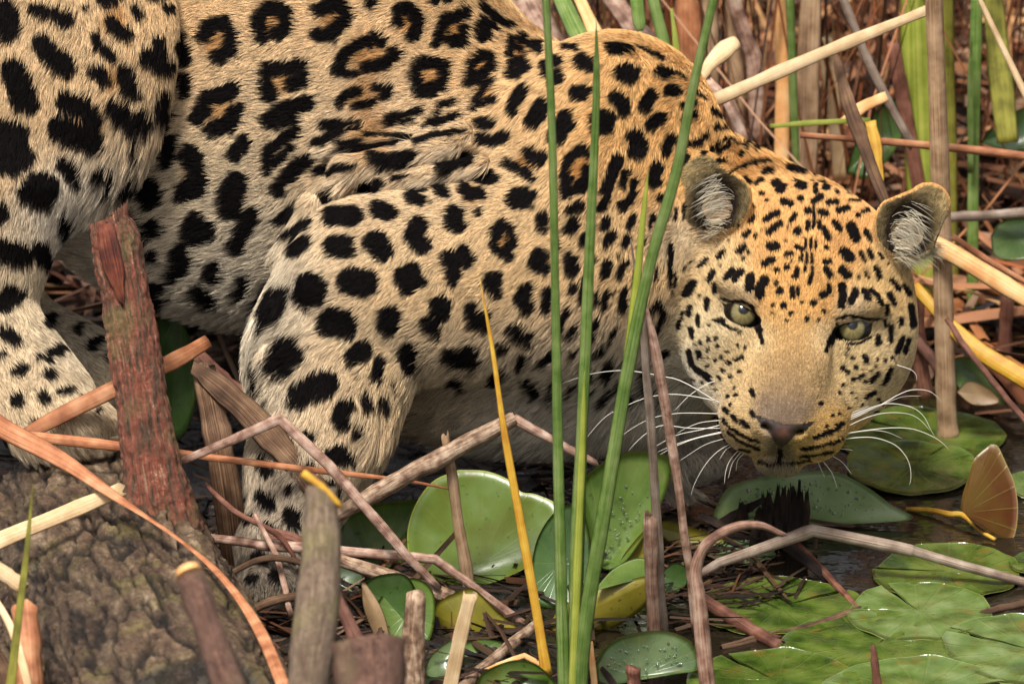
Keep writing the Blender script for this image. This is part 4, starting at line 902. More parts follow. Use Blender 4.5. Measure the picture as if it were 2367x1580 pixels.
G_UP = 'lily leaves standing up among the reeds'; G_PAD = 'lily pads floating on the water'
L1 = leaf('lily_leaf', [(1060,1085),(1000,1112),(958,1170),(941,1240),(958,1305),(1030,1345),(1110,1352),(1200,1320),(1268,1272),(1295,1220),(1290,1168),(1240,1142),(1205,1136),(1180,1110),(1125,1088)], upright(1352, -.55), ML_BRIGHT, 'big bright green lily leaf facing the camera below the chest of the leopard', group=G_UP, stalk=(1108,1305), cup=26)
leaf('lily_leaf', [(1400,1062),(1460,1043),(1520,1046),(1549,1062),(1550,1100),(1522,1180),(1482,1250),(1440,1302),(1392,1312),(1362,1240),(1347,1160),(1351,1105)], upright(1312, -.25), ML_MID, 'tall green lily leaf with droplets just behind the three green blades', group=G_UP, stalk=(1400,1290), cup=40)
leaf('lily_leaf', [(1370,1358),(1418,1312),(1478,1288),(1518,1305),(1527,1330),(1455,1342)], upright(1360, .2), ML_BLUE, None, group=G_UP, stalk=(1440,1335)) if False else None
Lf = leaf('lily_leaf', [(1258,1478),(1285,1415),(1340,1376),(1420,1348),(1528,1324),(1533,1342),(1505,1388),(1455,1430),(1395,1462),(1325,1482)], upright(1458, .9), ML_OLIVE, 'yellow olive folded lily leaf showing its underside right of the green blades', group=G_UP, stalk=(1300,1440), cup=-20)
leaf('leaf_upper_side', [(1370,1366),(1418,1314),(1478,1288),(1516,1304),(1526,1327),(1455,1343)], lambda u, v: upright(1458, .9)(u, v) + 10 + (1345 - v) * 1.4, ML_MID, None, None, None, (1440,1340), parent=Lf)
leaf('lily_leaf', [(795,1192),(850,1167),(920,1157),(985,1160),(958,1230),(937,1300),(885,1332),(805,1322),(770,1260)], upright(1330, -.4), ML_MID, 'dark green lily leaf behind the crossing dead stems left of the big bright leaf', group=G_UP, stalk=(870,1310), cup=30)
leaf('lily_leaf', [(700,1325),(760,1285),(815,1290),(842,1320),(822,1368),(790,1390),(740,1392),(698,1372)], upright(1395, -1.0), ML_BLUE, 'small bluish green lily leaf beside the thick blurred foreground stump', group=G_UP, cup=15)
leaf('lily_leaf', [(1222,1360),(1240,1250),(1285,1180),(1335,1165),(1362,1230),(1365,1330),(1345,1390),(1285,1405),(1235,1395)], upright(1400, -.4), ML_DARK, 'dark green leaf in the gap between the yellow blade and the green blades', group=G_UP, cup=15)
leaf('lily_leaf', [(870,1395),(905,1350),(960,1335),(1000,1365),(1005,1430),(985,1490),(930,1500),(885,1465)], upright(1500, -.5), ML_MID, 'mid green leaf between the tan sheathed stub and the olive curled leaf', group=G_UP, cup=16)
leaf('lily_leaf', [(1040,1500),(1090,1478),(1150,1480),(1180,1505),(1150,1530),(1085,1540),(1045,1530)], upright(1540, -1.2), ML_MID, 'flat green leaf under the olive curled leaf at bottom centre', group=G_UP, cup=10)
leaf('lily_leaf', [(995,1420),(1010,1390),(1050,1370),(1090,1358),(1120,1380),(1160,1420),(1200,1450),(1215,1461),(1180,1466),(1120,1476),(1060,1470),(1012,1450)], upright(1470, .8), ML_OLIVE, 'olive yellow curled lily leaf tucked under the big bright leaf', group=G_UP, stalk=(1100,1465), cup=-25)
leaf('lily_leaf', [(835,1352),(870,1330),(930,1325),(960,1360),(965,1420),(945,1480),(905,1488),(880,1440),(850,1395)], upright(1490, .35), ML_DARK, 'shadowed dark lily leaf with a rolled tan edge at bottom centre left', group=G_UP, cup=20)
leaf('dried_leaf', [(834,1345),(848,1350),(880,1400),(897,1450),(902,1492),(880,1492),(852,1440),(838,1395)], lambda u, v: upright(1492, .6)(u, v) - 40 - (u - 834) * .3, ML_TANLEAF, 'dried tan leaf edge curling upright beside the shadowed dark lily leaf', 'dried leaf', cup=-14)
leaf('lily_leaf', [(1375,1532),(1400,1492),(1450,1466),(1530,1456),(1590,1476),(1616,1510),(1613,1546),(1560,1557),(1480,1570),(1390,1582)], upright(1582, -.7), ML_GREY, 'grey green wet lily leaf with yellow edge at bottom right of the blades', group=G_UP, stalk=(1480,1560), cup=25)
leaf('lily_leaf', [(1095,1600),(1115,1555),(1180,1526),(1230,1530),(1270,1560),(1292,1600),(1250,1625),(1140,1625)], upright(1610, -1.2), ML_MID, 'rounded green lily leaf cut by the bottom edge under the yellow blade', group=G_UP, cup=34)
leaf('lily_leaf', [(978,1552),(1000,1510),(1040,1480),(1064,1474),(1056,1530),(1040,1572),(1000,1572)], upright(1575, -1), ML_GREY, 'small grey green lily leaf with big droplets at bottom centre', group=G_UP, cup=12)
leaf('lily_leaf', [(940,1600),(985,1566),(1035,1570),(1060,1600),(1000,1620)], upright(1605, .3), ML_BLUE, 'pale bluish lily leaf tip peeping up at the bottom edge', group=G_UP, cup=8)
leaf('lily_leaf', [(1645,1200),(1660,1160),(1690,1122),(1760,1102),(1850,1090),(1930,1090),(2000,1122),(2060,1165),(2112,1196),(2040,1207),(1900,1212),(1800,1215),(1700,1212)], upright(1212, -1.2), ML_PALE, 'pale wet blue green lily leaf behind the chin of the leopard', group=G_UP, stalk=(1880,1205), cup=22)
leaf('lily_leaf', [(1505,1215),(1545,1203),(1610,1222),(1690,1252),(1640,1262),(1560,1258)], upright(1262, .3), ML_OLIVE, 'flat olive lily leaf in shade left of the rotten stalk', group=G_UP, cup=10)
leaf('lily_leaf', [(1425,1310),(1450,1270),(1500,1215),(1508,1240),(1500,1290),(1478,1312)], upright(1315, .6), ML_OLIVE, 'small orange olive leaf fold behind the short brown stub', group=G_UP, cup=6)
leaf('lily_leaf', [(1520,1330),(1560,1300),(1592,1320),(1580,1360),(1540,1372)], upright(1372, .4), ML_DARK, 'small dark green leaf between the dead stems under the head', group=G_UP, cup=6)
RL = leaf('lily_leaf', [(2290,1026),(2252,1060),(2240,1100),(2226,1140),(2222,1178),(2240,1192),(2262,1222),(2310,1244),(2341,1246),(2353,1185),(2346,1120),(2322,1062),(2306,1030)], upright(1246, .9), ML_RED, 'red brown lily leaf standing on edge with yellow veins at the right', group=G_UP, stalk=(2228,1184), cup=-14)
stem('stalk', [(2095,1176,wz(1182)),(2150,1178,wz(1190)),(2195,1188,wz(1205)),(2228,1190,wz(1215)),(2265,1225,wz(1236)),(2300,1246,wz(1250))], [9,12,14,14,10,8], M_YELLOW, parent=RL)
G_BACK = 'green leaves in the background'
leaf('broad_leaf', [(365,735),(400,728),(430,760),(452,830),(455,920),(430,1000),(400,1015),(385,940),(372,840)], lambda u, v: 420 + .2 * (v - 900), ML_DARK, 'dark glossy green leaf hanging behind the red barked stub', 'leaf', G_BACK, (410,735), 14)
leaf('broad_leaf', [(2290,545),(2310,515),(2360,505),(2420,520),(2430,580),(2360,600),(2300,592)], lambda u, v: 1150 - .5 * (v - 550), ML_GREY, 'pale blue green leaf at the right edge level with the far ear', 'leaf', G_BACK, cup=20)
leaf('broad_leaf', [(2180,850),(2215,825),(2260,835),(2300,880),(2320,935),(2270,920),(2215,895)], lambda u, v: 900, ML_GREY, 'dull olive leaf behind the wide tan stalk', 'leaf', G_BACK, cup=12)
leaf('broad_leaf', [(2210,905),(2240,880),(2290,900),(2310,930),(2250,935)], lambda u, v: 840, ML_TANLEAF, 'brownish dry leaf lying below the dull olive leaf', 'dried leaf', None, cup=8)
leaf('broad_leaf', [(1955,400),(1990,300),(2060,230),(2100,240),(2080,330),(2010,410)], lambda u, v: 1700, ML_DARK, 'dark green leaf in the shade above the far ear', 'leaf', G_BACK, cup=20)
leaf('broad_leaf', [(2265,330),(2320,270),(2420,240),(2440,300),(2350,350)], lambda u, v: 1600, ML_DARK, 'dark green leaf behind the right hand green blade', 'leaf', G_BACK, cup=20)
if False: leaf('broad_leaf', [(2290,385),(2350,370),(2430,420),(2400,470),(2320,440)], lambda u, v: 1500, ML_MID, 'mid green leaf above the grey horizontal stem at the right edge', 'leaf', G_BACK, cup=20)
# floating pads
PADS = [(2125,1005,195,ML_PAD,'large dull green pad floating behind the right whiskers',.003,2.4),
 (2110,1078,170,ML_PAD,'long green pad half hidden by the right whiskers below the larger one',.0042,1.0),
 (2400,1120,85,ML_PAD2,'green pad at the right edge behind the red brown leaf',.003,.4),
 (2190,1320,175,ML_PAD,'green pad under the long bent grey stem near the right edge',.003,3.0),
 (2400,1300,70,ML_PAD,'small green pad cut by the right edge below the red leaf',.0045,3.0),
 (2125,1412,172,ML_PAD2,'oval pale green pad in the middle of the lily patch',.0046,2.0),
 (1805,1400,185,ML_PAD,'dark wet green pad beside the kinked red stem',.0030,.6),
 (2395,1500,215,ML_PAD2,'light green pad overlapping others at the bottom right corner',.0052,2.6),
 (2030,1490,215,ML_PAD,'large green pad with water on it at lower right',.0036,1.2),
 (2130,1600,215,ML_PAD2,'pale green pad cut by the bottom edge at lower right',.0058,.3),
 (1795,1572,190,ML_PAD,'green pad in the bottom edge right of the thick dead stem',.0050,2.2),
 (1720,1275,75,ML_BLUE,'small bluish pad beside the rotten stalk',.0030,1.0)]
for (u, v, r, m_, lab, z, rot) in PADS: pad(u, v, r, m_, lab, z, rot, group=G_PAD, cup=.0008)

# water drops standing on the leaves
M_DROP = simple_mat('water_drop', (.30, .36, .26), .03, .8)
M_DROP.node_tree.nodes['Principled BSDF'].inputs['Transmission Weight'].default_value = .85
M_DROP.node_tree.nodes['Principled BSDF'].inputs['IOR'].default_value = 1.33
def drops(name, poly_pts, depth, n, rmin, rmax, label):
    V, Fc = [], []
    xs_ = [p[0] for p in poly_pts]; ys_ = [p[1] for p in poly_pts]; k = 0
    while k < n:
        u, v = random.uniform(min(xs_), max(xs_)), random.uniform(min(ys_), max(ys_))
        if not in_poly(np.array([u]), np.array([v]), list(poly_pts))[0]: continue
        k += 1; r = random.uniform(rmin, rmax) * random.choice([.6, .8, 1, 1.4]); w = depth(u, v); b0 = len(V); el = random.uniform(.7, 1.3)
        for i, (f, h) in enumerate(((1, 0), (.8, .45), (.4, .7))):
            for j in range(8):
                a = 2 * math.pi * j / 8; V.append((u + r * f * math.cos(a) * el, v + r * f * math.sin(a) / el, w - 2 - h * r))
        V.append((u, v, w - 2 - .8 * r))
        for i in range(2):
            for j in range(8):
                q = (j + 1) % 8; Fc.append((b0 + i * 8 + j, b0 + i * 8 + q, b0 + (i + 1) * 8 + q, b0 + (i + 1) * 8 + j))
        for j in range(8): Fc.append((b0 + 16 + j, b0 + 16 + (j + 1) % 8, b0 + 24))
    return tag(mesh_obj(name, Pn(np.array(V)), Fc, M_DROP), label, None, None, 'stuff')
drops('water_drops', [(1400,1090),(1500,1075),(1520,1100),(1490,1180),(1440,1270),(1400,1280),(1375,1200)], lambda u, v: upright(1312, -.25)(u, v) - 14, 90, 1.6, 4, 'raindrops on the tall green leaf behind the blades')
drops('water_drops', [(1410,1500),(1530,1475),(1600,1500),(1590,1535),(1480,1550),(1400,1560)], lambda u, v: upright(1582, -.7)(u, v) - 10, 60, 1.8, 5, 'raindrops on the grey green leaf at the bottom')
drops('water_drops', [(1680,1150),(1760,1115),(1930,1105),(2050,1180),(1900,1195),(1700,1195)], lambda u, v: upright(1212, -1.2)(u, v) - 12, 110, 1.5, 4, 'raindrops on the pale leaf behind the chin')
# ------------------------------------------------------------------ reeds behind the leopard
G_BR = 'dead reeds standing behind the leopard'; G_BG = 'green reeds standing behind the leopard'
def back(label, pts, width, mat, cat='reed', group=G_BR, name='reed', **k):
    pts = list(pts); width = list(width)
    for end in (0, -1):                                   # let what leaves the frame go on to its natural length
        if pts[end][1] < -30:
            a, b = np.array(pts[end], float), np.array(pts[end + 1 if end == 0 else -2], float); d = (a - b) / np.linalg.norm(a - b)
            ext = [tuple(a + d * 260), tuple(a + d * 560)]; wx = [width[end] * .8, width[end] * .25]
            if end == 0: pts = ext[::-1] + pts; width = wx[::-1] + width
            else: pts = pts + ext; width = width + wx
    ds = np.concatenate([[0], np.cumsum(np.linalg.norm(np.diff(np.array(pts, float), axis=0), axis=1))]); ds /= ds[-1]
    width = list(np.interp(np.linspace(0, 1, 24), ds, np.interp(ds, np.linspace(0, 1, len(width)), width) if len(width) != len(pts) else width))
    return stem(name, pts, width, mat, label, cat, group, **k)
back('wide tan stalk standing right of the far ear', [up(2192,1010,1010),up(2187,900,1010),up(2172,400,1010),up(2160,0,1010),up(2156,-120,1010)], [46,46,44,42,42], M_TAN, name='reed_stalk')
back('green blade standing right of the wide tan stalk', [up(2247,800,800,.8),up(2250,400,800,.8),up(2258,0,800,.8),up(2262,-100,800,.8)], [24,28,32,32], M_GREEN, group=G_BG, name='reed', flat=.25, fold=.3)
back('thin yellow tipped blade against the right hand green blade', [up(2244,400,800,1.0),up(2243,200,800,1.0),up(2246,82,800,1.0)], [14,14,2], M_GREEN, group=G_BG, name='reed', flat=.25)
back('broad yellow green clump blade left of the wide tan stalk', [up(2150,700,760,.6),up(2132,400,760,.6),up(2118,0,760,.6),up(2114,-100,760,.6)], [74,78,70,66], M_YGREEN, group=G_BG, name='reed', flat=.2, fold=.4)
back('olive green blade just behind the wide tan stalk', [up(2196,700,760,.5),up(2186,300,760,.5),up(2178,-100,760,.5)], [50,50,44], M_OLIVE_BLADE, group=G_BG, name='reed', flat=.2, fold=.4)
back('long pale broken strap slanting up to the right across the stalks', [(1652,232,560),(1880,132,590),(2148,22,640)], [30,32,24], M_CREAM, cat='dry reed', name='dry_strap', flat=.2, fold=.3, ragged=4)
back('short pale upright strap with a cut top behind the neck', [up(1942,420,700,.8),up(1926,240,700,.8),up(1905,88,700,.8)], [30,34,36], M_CREAM, cat='dry reed', name='dry_strap', flat=.2, fold=-.3, ragged=4)
back('dark curled brown strap right of the short pale one', [(2048,470,620),(1985,310,640),(1945,190,660),(1926,110,680)], [26,34,30,10], M_BROWN, cat='dry reed', name='dry_strap', flat=.3, fold=.4, twist=[0,30,50])
back('thin grey stem slanting down to the right behind the dark strap', [(2110,340,1000),(2010,150,960),(1935,-40,920)], [22,22,20], M_GREY, name='reed_stalk')
back('short yellow blade folded down above the nape', [(2012,280,760),(2024,340,750),(2032,430,740)], [26,30,24], M_YELLOW, cat='dry reed', name='reed', flat=.2)
back('thin yellow green blade lying level above the nape', [(1780,292,900),(1880,284,860),(2012,278,780)], [10,14,12], M_YGREEN, group=G_BG, name='reed', flat=.3)
back('long brown stalk lying level behind the nape to the right edge', [(1850,312,800),(2100,332,800),(2280,350,800),(2450,372,800)], [14,20,20,18], M_SALMON, cat='dry reed', name='reed_stalk')
back('slender green blade above the nape', [up(1842,420,780,.8),up(1835,250,780,.8),up(1826,0,780,.8),up(1822,-90,780,.8)], [14,19,22,22], M_GREEN, group=G_BG, name='reed', flat=.25, fold=.3)
back('broad orange brown reed beside the slender green blade', [up(1860,420,760,.6),up(1868,200,760,.6),up(1878,-80,760,.6)], [52,54,52], M_TAN, name='reed', flat=.25, fold=.4)
back('tan reed just left of the slender green blade', [up(1806,400,760,.5),up(1810,200,760,.5),up(1812,-80,760,.5)], [38,40,38], M_PEACH, name='reed', flat=.25, fold=.4)
back('thin pale stem slanting down in the upper right corner', [(2440,360,700),(2367,212,690),(2268,6,680),(2246,-50,680)], [16,16,14,10], M_CREAM, name='reed_stalk')
back('peach coloured strap sloping down right from the far ear', [(2130,548,720),(2212,592,700),(2370,688,660),(2460,740,640)], [34,40,44,42], M_PEACH, cat='dry reed', name='dry_strap', flat=.2, fold=.25)
back('yellow orange strap sloping down below the peach one', [(2112,660,860),(2240,792,800),(2370,876,740),(2460,935,700)], [26,40,46,44], M_YELLOW, cat='dry reed', name='dry_strap', flat=.2, fold=.25)
back('grey pink stem lying level at the right edge', [(2190,503,1100),(2300,496,1100),(2460,486,1100)], [24,24,22], M_GREY, name='reed_stalk')
back('thin salmon stem above the peach strap', [(2200,545,900),(2290,605,900),(2440,690,900)], [14,16,14], M_SALMON, name='reed_stalk')
back('thin brown stem slanting down to the water at the right', [(2190,740,700),(2230,800,660),(2300,890,620),(2380,985,560)], [12,14,16,14], M_REDBROWN, name='reed_stalk')
back('short dark brown stalk at the right edge below the peach strap', [up(2322,830,850),up(2328,680,850)], [32,32], M_REDBROWN, name='reed_stalk', ragged=6)
back('red brown stalks leaning in the shade right of the cheek', [(2100,760,980),(2170,850,960),(2240,940,940)], [26,30,26], M_REDBROWN, name='reed_stalk')
back('brown shaded stalk standing close behind the right cheek', [up(2140,920,960),up(2125,800,960),up(2118,660,960)], [34,34,30], M_REDBROWN, name='reed_stalk')
back('blurred green strap leaning left behind the shoulder hump', [(1358,120,1000),(1322,50,1040),(1272,-60,1090)], [46,44,40], M_GREEN, group=G_BG, name='reed', flat=.2, fold=.3)
back('yellow and pink blurred strap next to the leaning green one', [(1404,140,1000),(1368,60,1030),(1318,-50,1080)], [34,34,30], M_PEACH, name='dry_strap', flat=.2)
back('broad pinkish dead reed leaning left behind the shoulder', [(1560,180,1100),(1478,80,1120),(1372,-60,1150)], [54,52,48], M_PINK, name='reed_stalk', flat=.4)
back('short green blade hanging down at the top centre', [(1480,72,980),(1474,20,980),(1464,-70,990)], [14,30,32], M_GREEN, group=G_BG, name='reed', flat=.2, fold=.3)
back('green blade running down to the neck at the top centre', [(1560,200,1000),(1540,120,1000),(1510,0,1010),(1494,-70,1020)], [22,30,30,28], M_GREEN, group=G_BG, name='reed', flat=.2, fold=.3)
back('thin bright green blade touching the neck line', [(1566,170,960),(1562,100,960),(1552,20,970)], [14,16,6], M_YGREEN, group=G_BG, name='reed', flat=.25)
back('wide brownish pink blurred reed above the saddle of the back', [(1290,130,1200),(1240,50,1220),(1180,-60,1250)], [70,76,74], M_PINK, name='reed_stalk', flat=.4)
back('wide orange brown reed standing behind the slanting green blade', [up(1600,340,760,.6),up(1594,180,760,.6),up(1588,-80,760,.6)], [64,66,62], M_SALMON, name='reed', flat=.25, fold=.4)
back('brown reed right of the wide orange brown one', [up(1648,340,760,.5),up(1640,150,760,.5),up(1634,-80,760,.5)], [40,44,44], M_TAN, name='reed', flat=.25, fold=.3)
back('pale cream strap curving up from the neck line', [(1604,200,700),(1640,150,720),(1680,112,740),(1706,96,760)], [18,38,42,30], M_CREAM, cat='dry reed', name='dry_strap', flat=.2, fold=.3)
back('greyish pink reed bent over at the top right of the neck', [up(1752,330,740,.7),up(1744,150,740,.7),up(1724,90,740,.7),up(1702,20,740,.7),up(1690,-70,740,.7)], [40,42,40,38,36], M_PINK, name='reed_stalk', flat=.4)
back('tan reed standing just right of the bent greyish one', [up(1708,320,720,.7),up(1704,180,720,.7),up(1690,-70,720,.7)], [34,36,34], M_TAN, name='reed_stalk')
back('pale stalk leaning behind the long slanting strap', [(1720,330,900),(1690,250,900),(1640,190,900)], [26,28,24], M_PINK, name='reed_stalk')
back('short orange strap end between the grey stem and the dark strap', [(1950,285,900),(1990,250,900),(2050,222,900)], [26,30,22], M_PEACH, cat='dry reed', name='dry_strap', flat=.25)
back('brown reed in the shadow behind the far ear', [up(2140,520,760,.8),up(2092,260,760,.8),up(2064,100,760,.8)], [30,34,30], M_REDBROWN, name='reed', flat=.3)
back('olive blade leaning out at the right edge', [(2330,330,1400),(2310,150,1420),(2290,-60,1440)], [50,56,50], M_OLIVE_BLADE, group=G_BG, name='reed', flat=.2)
# ------------------------------------------------------------------ the log and its broken branch
def bark_mat(name, cols, scale, bump, stretch=(1, 1), moss=None, plate=44):
    m = bpy.data.materials.new(name); m.use_nodes = True; n = m.node_tree.nodes; l = m.node_tree.links; b = n['Principled BSDF']
    uv = n.new('ShaderNodeUVMap'); uv.uv_map = 'UVMap'; tc = n.new('ShaderNodeTexCoord')
    mp = n.new('ShaderNodeMapping'); mp.inputs['Scale'].default_value = (stretch[0], stretch[1], 1); l.new(uv.outputs[0], mp.inputs[0])
    t1 = n.new('ShaderNodeTexNoise'); t1.inputs['Scale'].default_value = scale; t1.inputs['Detail'].default_value = 8; t1.inputs['Roughness'].default_value = .7; t1.inputs['Distortion'].default_value = .15; l.new(mp.outputs[0], t1.inputs[0])
    t2 = n.new('ShaderNodeTexNoise'); t2.inputs['Scale'].default_value = 130; t2.inputs['Detail'].default_value = 8; t2.inputs['Roughness'].default_value = .7; l.new(tc.outputs['Object'], t2.inputs[0])
    vo = n.new('ShaderNodeTexVoronoi'); vo.feature = 'DISTANCE_TO_EDGE'; vo.inputs['Scale'].default_value = plate; 
    wv = n.new('ShaderNodeVectorMath'); wv.operation = 'MULTIPLY_ADD'; wv.inputs[1].default_value = (.05, .05, .05); l.new(t2.outputs['Color'], wv.inputs[0]); l.new(tc.outputs['Object'], wv.inputs[2]); l.new(wv.outputs[0], vo.inputs[0])
    cr = n.new('ShaderNodeMapRange'); cr.inputs['From Max'].default_value = .10; l.new(vo.outputs['Distance'], cr.inputs['Value'])
    mx = n.new('ShaderNodeMix'); mx.data_type = 'FLOAT'; mx.inputs[0].default_value = .5; mx.inputs[0].default_value = .2; l.new(t1.outputs['Fac'], mx.inputs[2]); l.new(t2.outputs['Fac'], mx.inputs[3])
    rp = n.new('ShaderNodeValToRGB'); e = rp.color_ramp.elements; ps = np.linspace(.36, .64, len(cols))
    e[0].position = ps[0]; e[0].color = (*cols[0], 1); e[1].position = ps[-1]; e[1].color = (*cols[-1], 1)
    for p_, c_ in zip(ps[1:-1], cols[1:-1]): k = e.new(p_); k.color = (*c_, 1)
    l.new(mx.outputs[0], rp.inputs[0]); last = rp.outputs[0]
    if moss:
        t3 = n.new('ShaderNodeTexNoise'); t3.inputs['Scale'].default_value = 21; t3.inputs['Detail'].default_value = 7; l.new(tc.outputs['Object'], t3.inputs[0])
        mr = n.new('ShaderNodeMapRange'); mr.inputs['From Min'].default_value = .53; mr.inputs['From Max'].default_value = .66; mr.inputs['To Max'].default_value = .5; l.new(t3.outputs['Fac'], mr.inputs['Value'])
        m2 = n.new('ShaderNodeMix'); m2.data_type = 'RGBA'; l.new(mr.outputs[0], m2.inputs[0]); l.new(last, m2.inputs[6]); m2.inputs[7].default_value = (*moss, 1); last = m2.outputs[2]
    l.new(last, b.inputs['Base Color']); b.inputs['Roughness'].default_value = .62; b.inputs['Specular IOR Level'].default_value = .35
    m9 = n.new('ShaderNodeMix'); m9.data_type = 'RGBA'; m9.blend_type = 'MULTIPLY'; m9.inputs[0].default_value = .7
    cg = n.new('ShaderNodeMapRange'); cg.inputs['From Max'].default_value = .05; cg.inputs['To Min'].default_value = .55; l.new(vo.outputs['Distance'], cg.inputs['Value'])
    l.new(last, m9.inputs[6]); l.new(cg.outputs[0], m9.inputs[7]); l.new(m9.outputs[2], b.inputs['Base Color'])
    hm = n.new('ShaderNodeMath'); hm.operation = 'ADD'; l.new(t1.outputs['Fac'], hm.inputs[0])
    sc = n.new('ShaderNodeMath'); sc.operation = 'MULTIPLY'; sc.inputs[1].default_value = .16; l.new(cr.outputs[0], sc.inputs[0]); l.new(sc.outputs[0], hm.inputs[1])
    bp = n.new('ShaderNodeBump'); bp.inputs['Strength'].default_value = bump; bp.inputs['Distance'].default_value = .0035; l.new(hm.outputs[0], bp.inputs['Height']); l.new(bp.outputs[0], b.inputs['Normal'])
    return m
MB_LOG = bark_mat('wet_log_bark', [(.024, .013, .008), (.070, .041, .024), (.125, .080, .047), (.23, .165, .105)], 8, .8, (4.6, 1.7), (.12, .10, .028))
_n = MB_LOG.node_tree.nodes; _l = MB_LOG.node_tree.links; _b = _n['Principled BSDF']
_a = _n.new('ShaderNodeAttribute'); _a.attribute_name = 'crack'; _m = _n.new('ShaderNodeMix'); _m.data_type = 'RGBA'; _m.blend_type = 'MULTIPLY'; _m.inputs[0].default_value = 1
_src = _b.inputs['Base Color'].links[0].from_socket; _l.new(_src, _m.inputs[6]); _l.new(_a.outputs['Fac'], _m.inputs[7]); _l.new(_m.outputs[2], _b.inputs['Base Color'])
MB_STUB = bark_mat('red_flaking_bark', [(.035, .018, .011), (.15, .085, .05), (.33, .085, .05), (.40, .28, .17)], 16, 1.0, (2.6, 1.6), (.20, .18, .065), 150)
M_HEART = plant_mat('torn_red_heartwood', [(.035, .008, .005), (.12, .025, .012), (.22, .07, .03)], along=12, across=14, bump=.8)
def bark_tube(name, pts, radii, mat, sides=96, n=150, amp=(7, 3, 1.6), label=None, cat=None, parent=None, cut=None, ridge_w=34.0, ridge_k=.24, ridge_a=7.0, plates=None):
    p = smooth_path(pts, n); q = Pn(p); s = np.linspace(0, 1, n)
    r = np.interp(s, np.linspace(0, 1, len(radii)), radii) / K
    V, Fc, UV = tube_mesh(q, r, sides)
    V = np.array(V); ctr = np.repeat(q, sides, 0); d = V - ctr; L = np.linalg.norm(d, axis=1, keepdims=True); d /= L + 1e-9
    pp = V * K
    ridg = 1 - np.abs(vnoise(pp + 77, 30.0)) * 2
    jj = np.tile(np.arange(sides), n) / sides * 2 * math.pi; ii = np.repeat(np.arange(n), sides); lenp = np.concatenate([[0], np.cumsum(np.linalg.norm(np.diff(q, axis=0), axis=1))])[ii] * K; RR = np.repeat(r, sides) * K
    cyl = np.stack([np.cos(jj) * RR, np.sin(jj) * RR, lenp * ridge_k], 1)
    rdg = 1 - np.abs(vnoise(cyl + 50, ridge_w)) * 2.4; rd2 = 1 - np.abs(vnoise(cyl * [1, 1, 1.6] + 950, ridge_w * .45)) * 2.4
    V = V + d * ((ridge_a * (rdg + .5 * rd2))[:, None] / K)
    V = V + d * ((amp[0] * vnoise(pp, 110.0) + amp[1] * ridg + amp[2] * vnoise(pp + 33, 10.0) * 1.5)[:, None] / K)
    crack = None
    if plates:
        px_, py_ = plates; jx = jj / (2 * math.pi) * 2 * math.pi * 286
        nx = int(round(2 * math.pi * 286 / px_)); wob_ = np.stack([jx, lenp * .3, lenp * 0], 1)
        X = jx / (2 * math.pi * 286) * nx + .55 * vnoise(wob_, 60.0) + .25 * vnoise(wob_ + 40, 18.0); Y = lenp / py_ + .45 * vnoise(wob_ + 90, 70.0) + .22 * vnoise(wob_ + 140, 16.0)
        f1 = np.full(len(X), 9.0); f2 = np.full(len(X), 9.0); hid = np.zeros(len(X)); cx_, cy_ = np.floor(X), np.floor(Y)
        for a in (-1, 0, 1):
            for b in (-1, 0, 1):
                gx, gy = cx_ + a, cy_ + b; hx = np.sin((gx % nx) * 127.1 + gy * 311.7) * 43758.5453; hy = np.sin((gx % nx) * 269.5 + gy * 183.3) * 24634.634
                dd = np.hypot(gx + .1 + .8 * (hx % 1) - X, gy + .1 + .8 * (hy % 1) - Y); m = dd < f1
                f2 = np.where(m, f1, np.minimum(f2, dd)); hid = np.where(m, (hx * 1.7) % 1, hid); f1 = np.where(m, dd, f1)
        crack = np.clip((f2 - f1) / .22, 0, 1)
        V = V + d * (((crack - 1) * 13 + (hid - .5) * 10 * crack)[:, None] / K)
        crack = .10 + .90 * crack ** 1.3 * (.62 + .75 * hid)
    if cut is not None: V = cut(V, sides, n)
    o = mesh_obj(name, V, Fc, mat, parent, True, UV)
    if crack is not None:
        at = o.data.attributes.new('crack', 'FLOAT', 'POINT'); at.data.foreach_set('value', crack.astype(np.float32))
    if label: tag(o, label, cat, None, 'thing')
    return o
log = bark_tube('fallen_log', [(185,1268,90),(259,1424,-350),(330,1573,-760),(450,1820,-1400)], [270,286,286,290], MB_LOG, 380, 430, (12, 2, 3.0), 'thick mossy fallen log under the hind paw running to the bottom edge', 'log', ridge_w=40.0, ridge_k=.13, ridge_a=6.0, plates=(62.0, 430.0))
def slant(V, sides, n):
    V = V.copy(); e = V[(n - 1) * sides:]; x = (e[:, 0] - e[:, 0].mean()) * K
    e[:, 2] += (x * .75 + np.array([random.uniform(-9, 9) for _ in range(sides)])) / K
    V[(n - 1) * sides:] = e; return V
stub = bark_tube('branch_stub', [(372,1235,-400),(352,1080,-430),(325,900,-440),(297,720,-440),(266,560,-440),(252,505,-440)], [100, 64, 58, 55, 51, 42], MB_STUB, 96, 170, (5, 1.0, 2.2), ridge_w=17.0, ridge_k=.22, ridge_a=3.0, parent=log, cut=slant)
stem('exposed_heartwood', [(243,520,-492),(252,570,-500),(268,640,-504),(284,700,-503)], [40,50,40,8], M_HEART, flat=.18, parent=log, ragged=8)
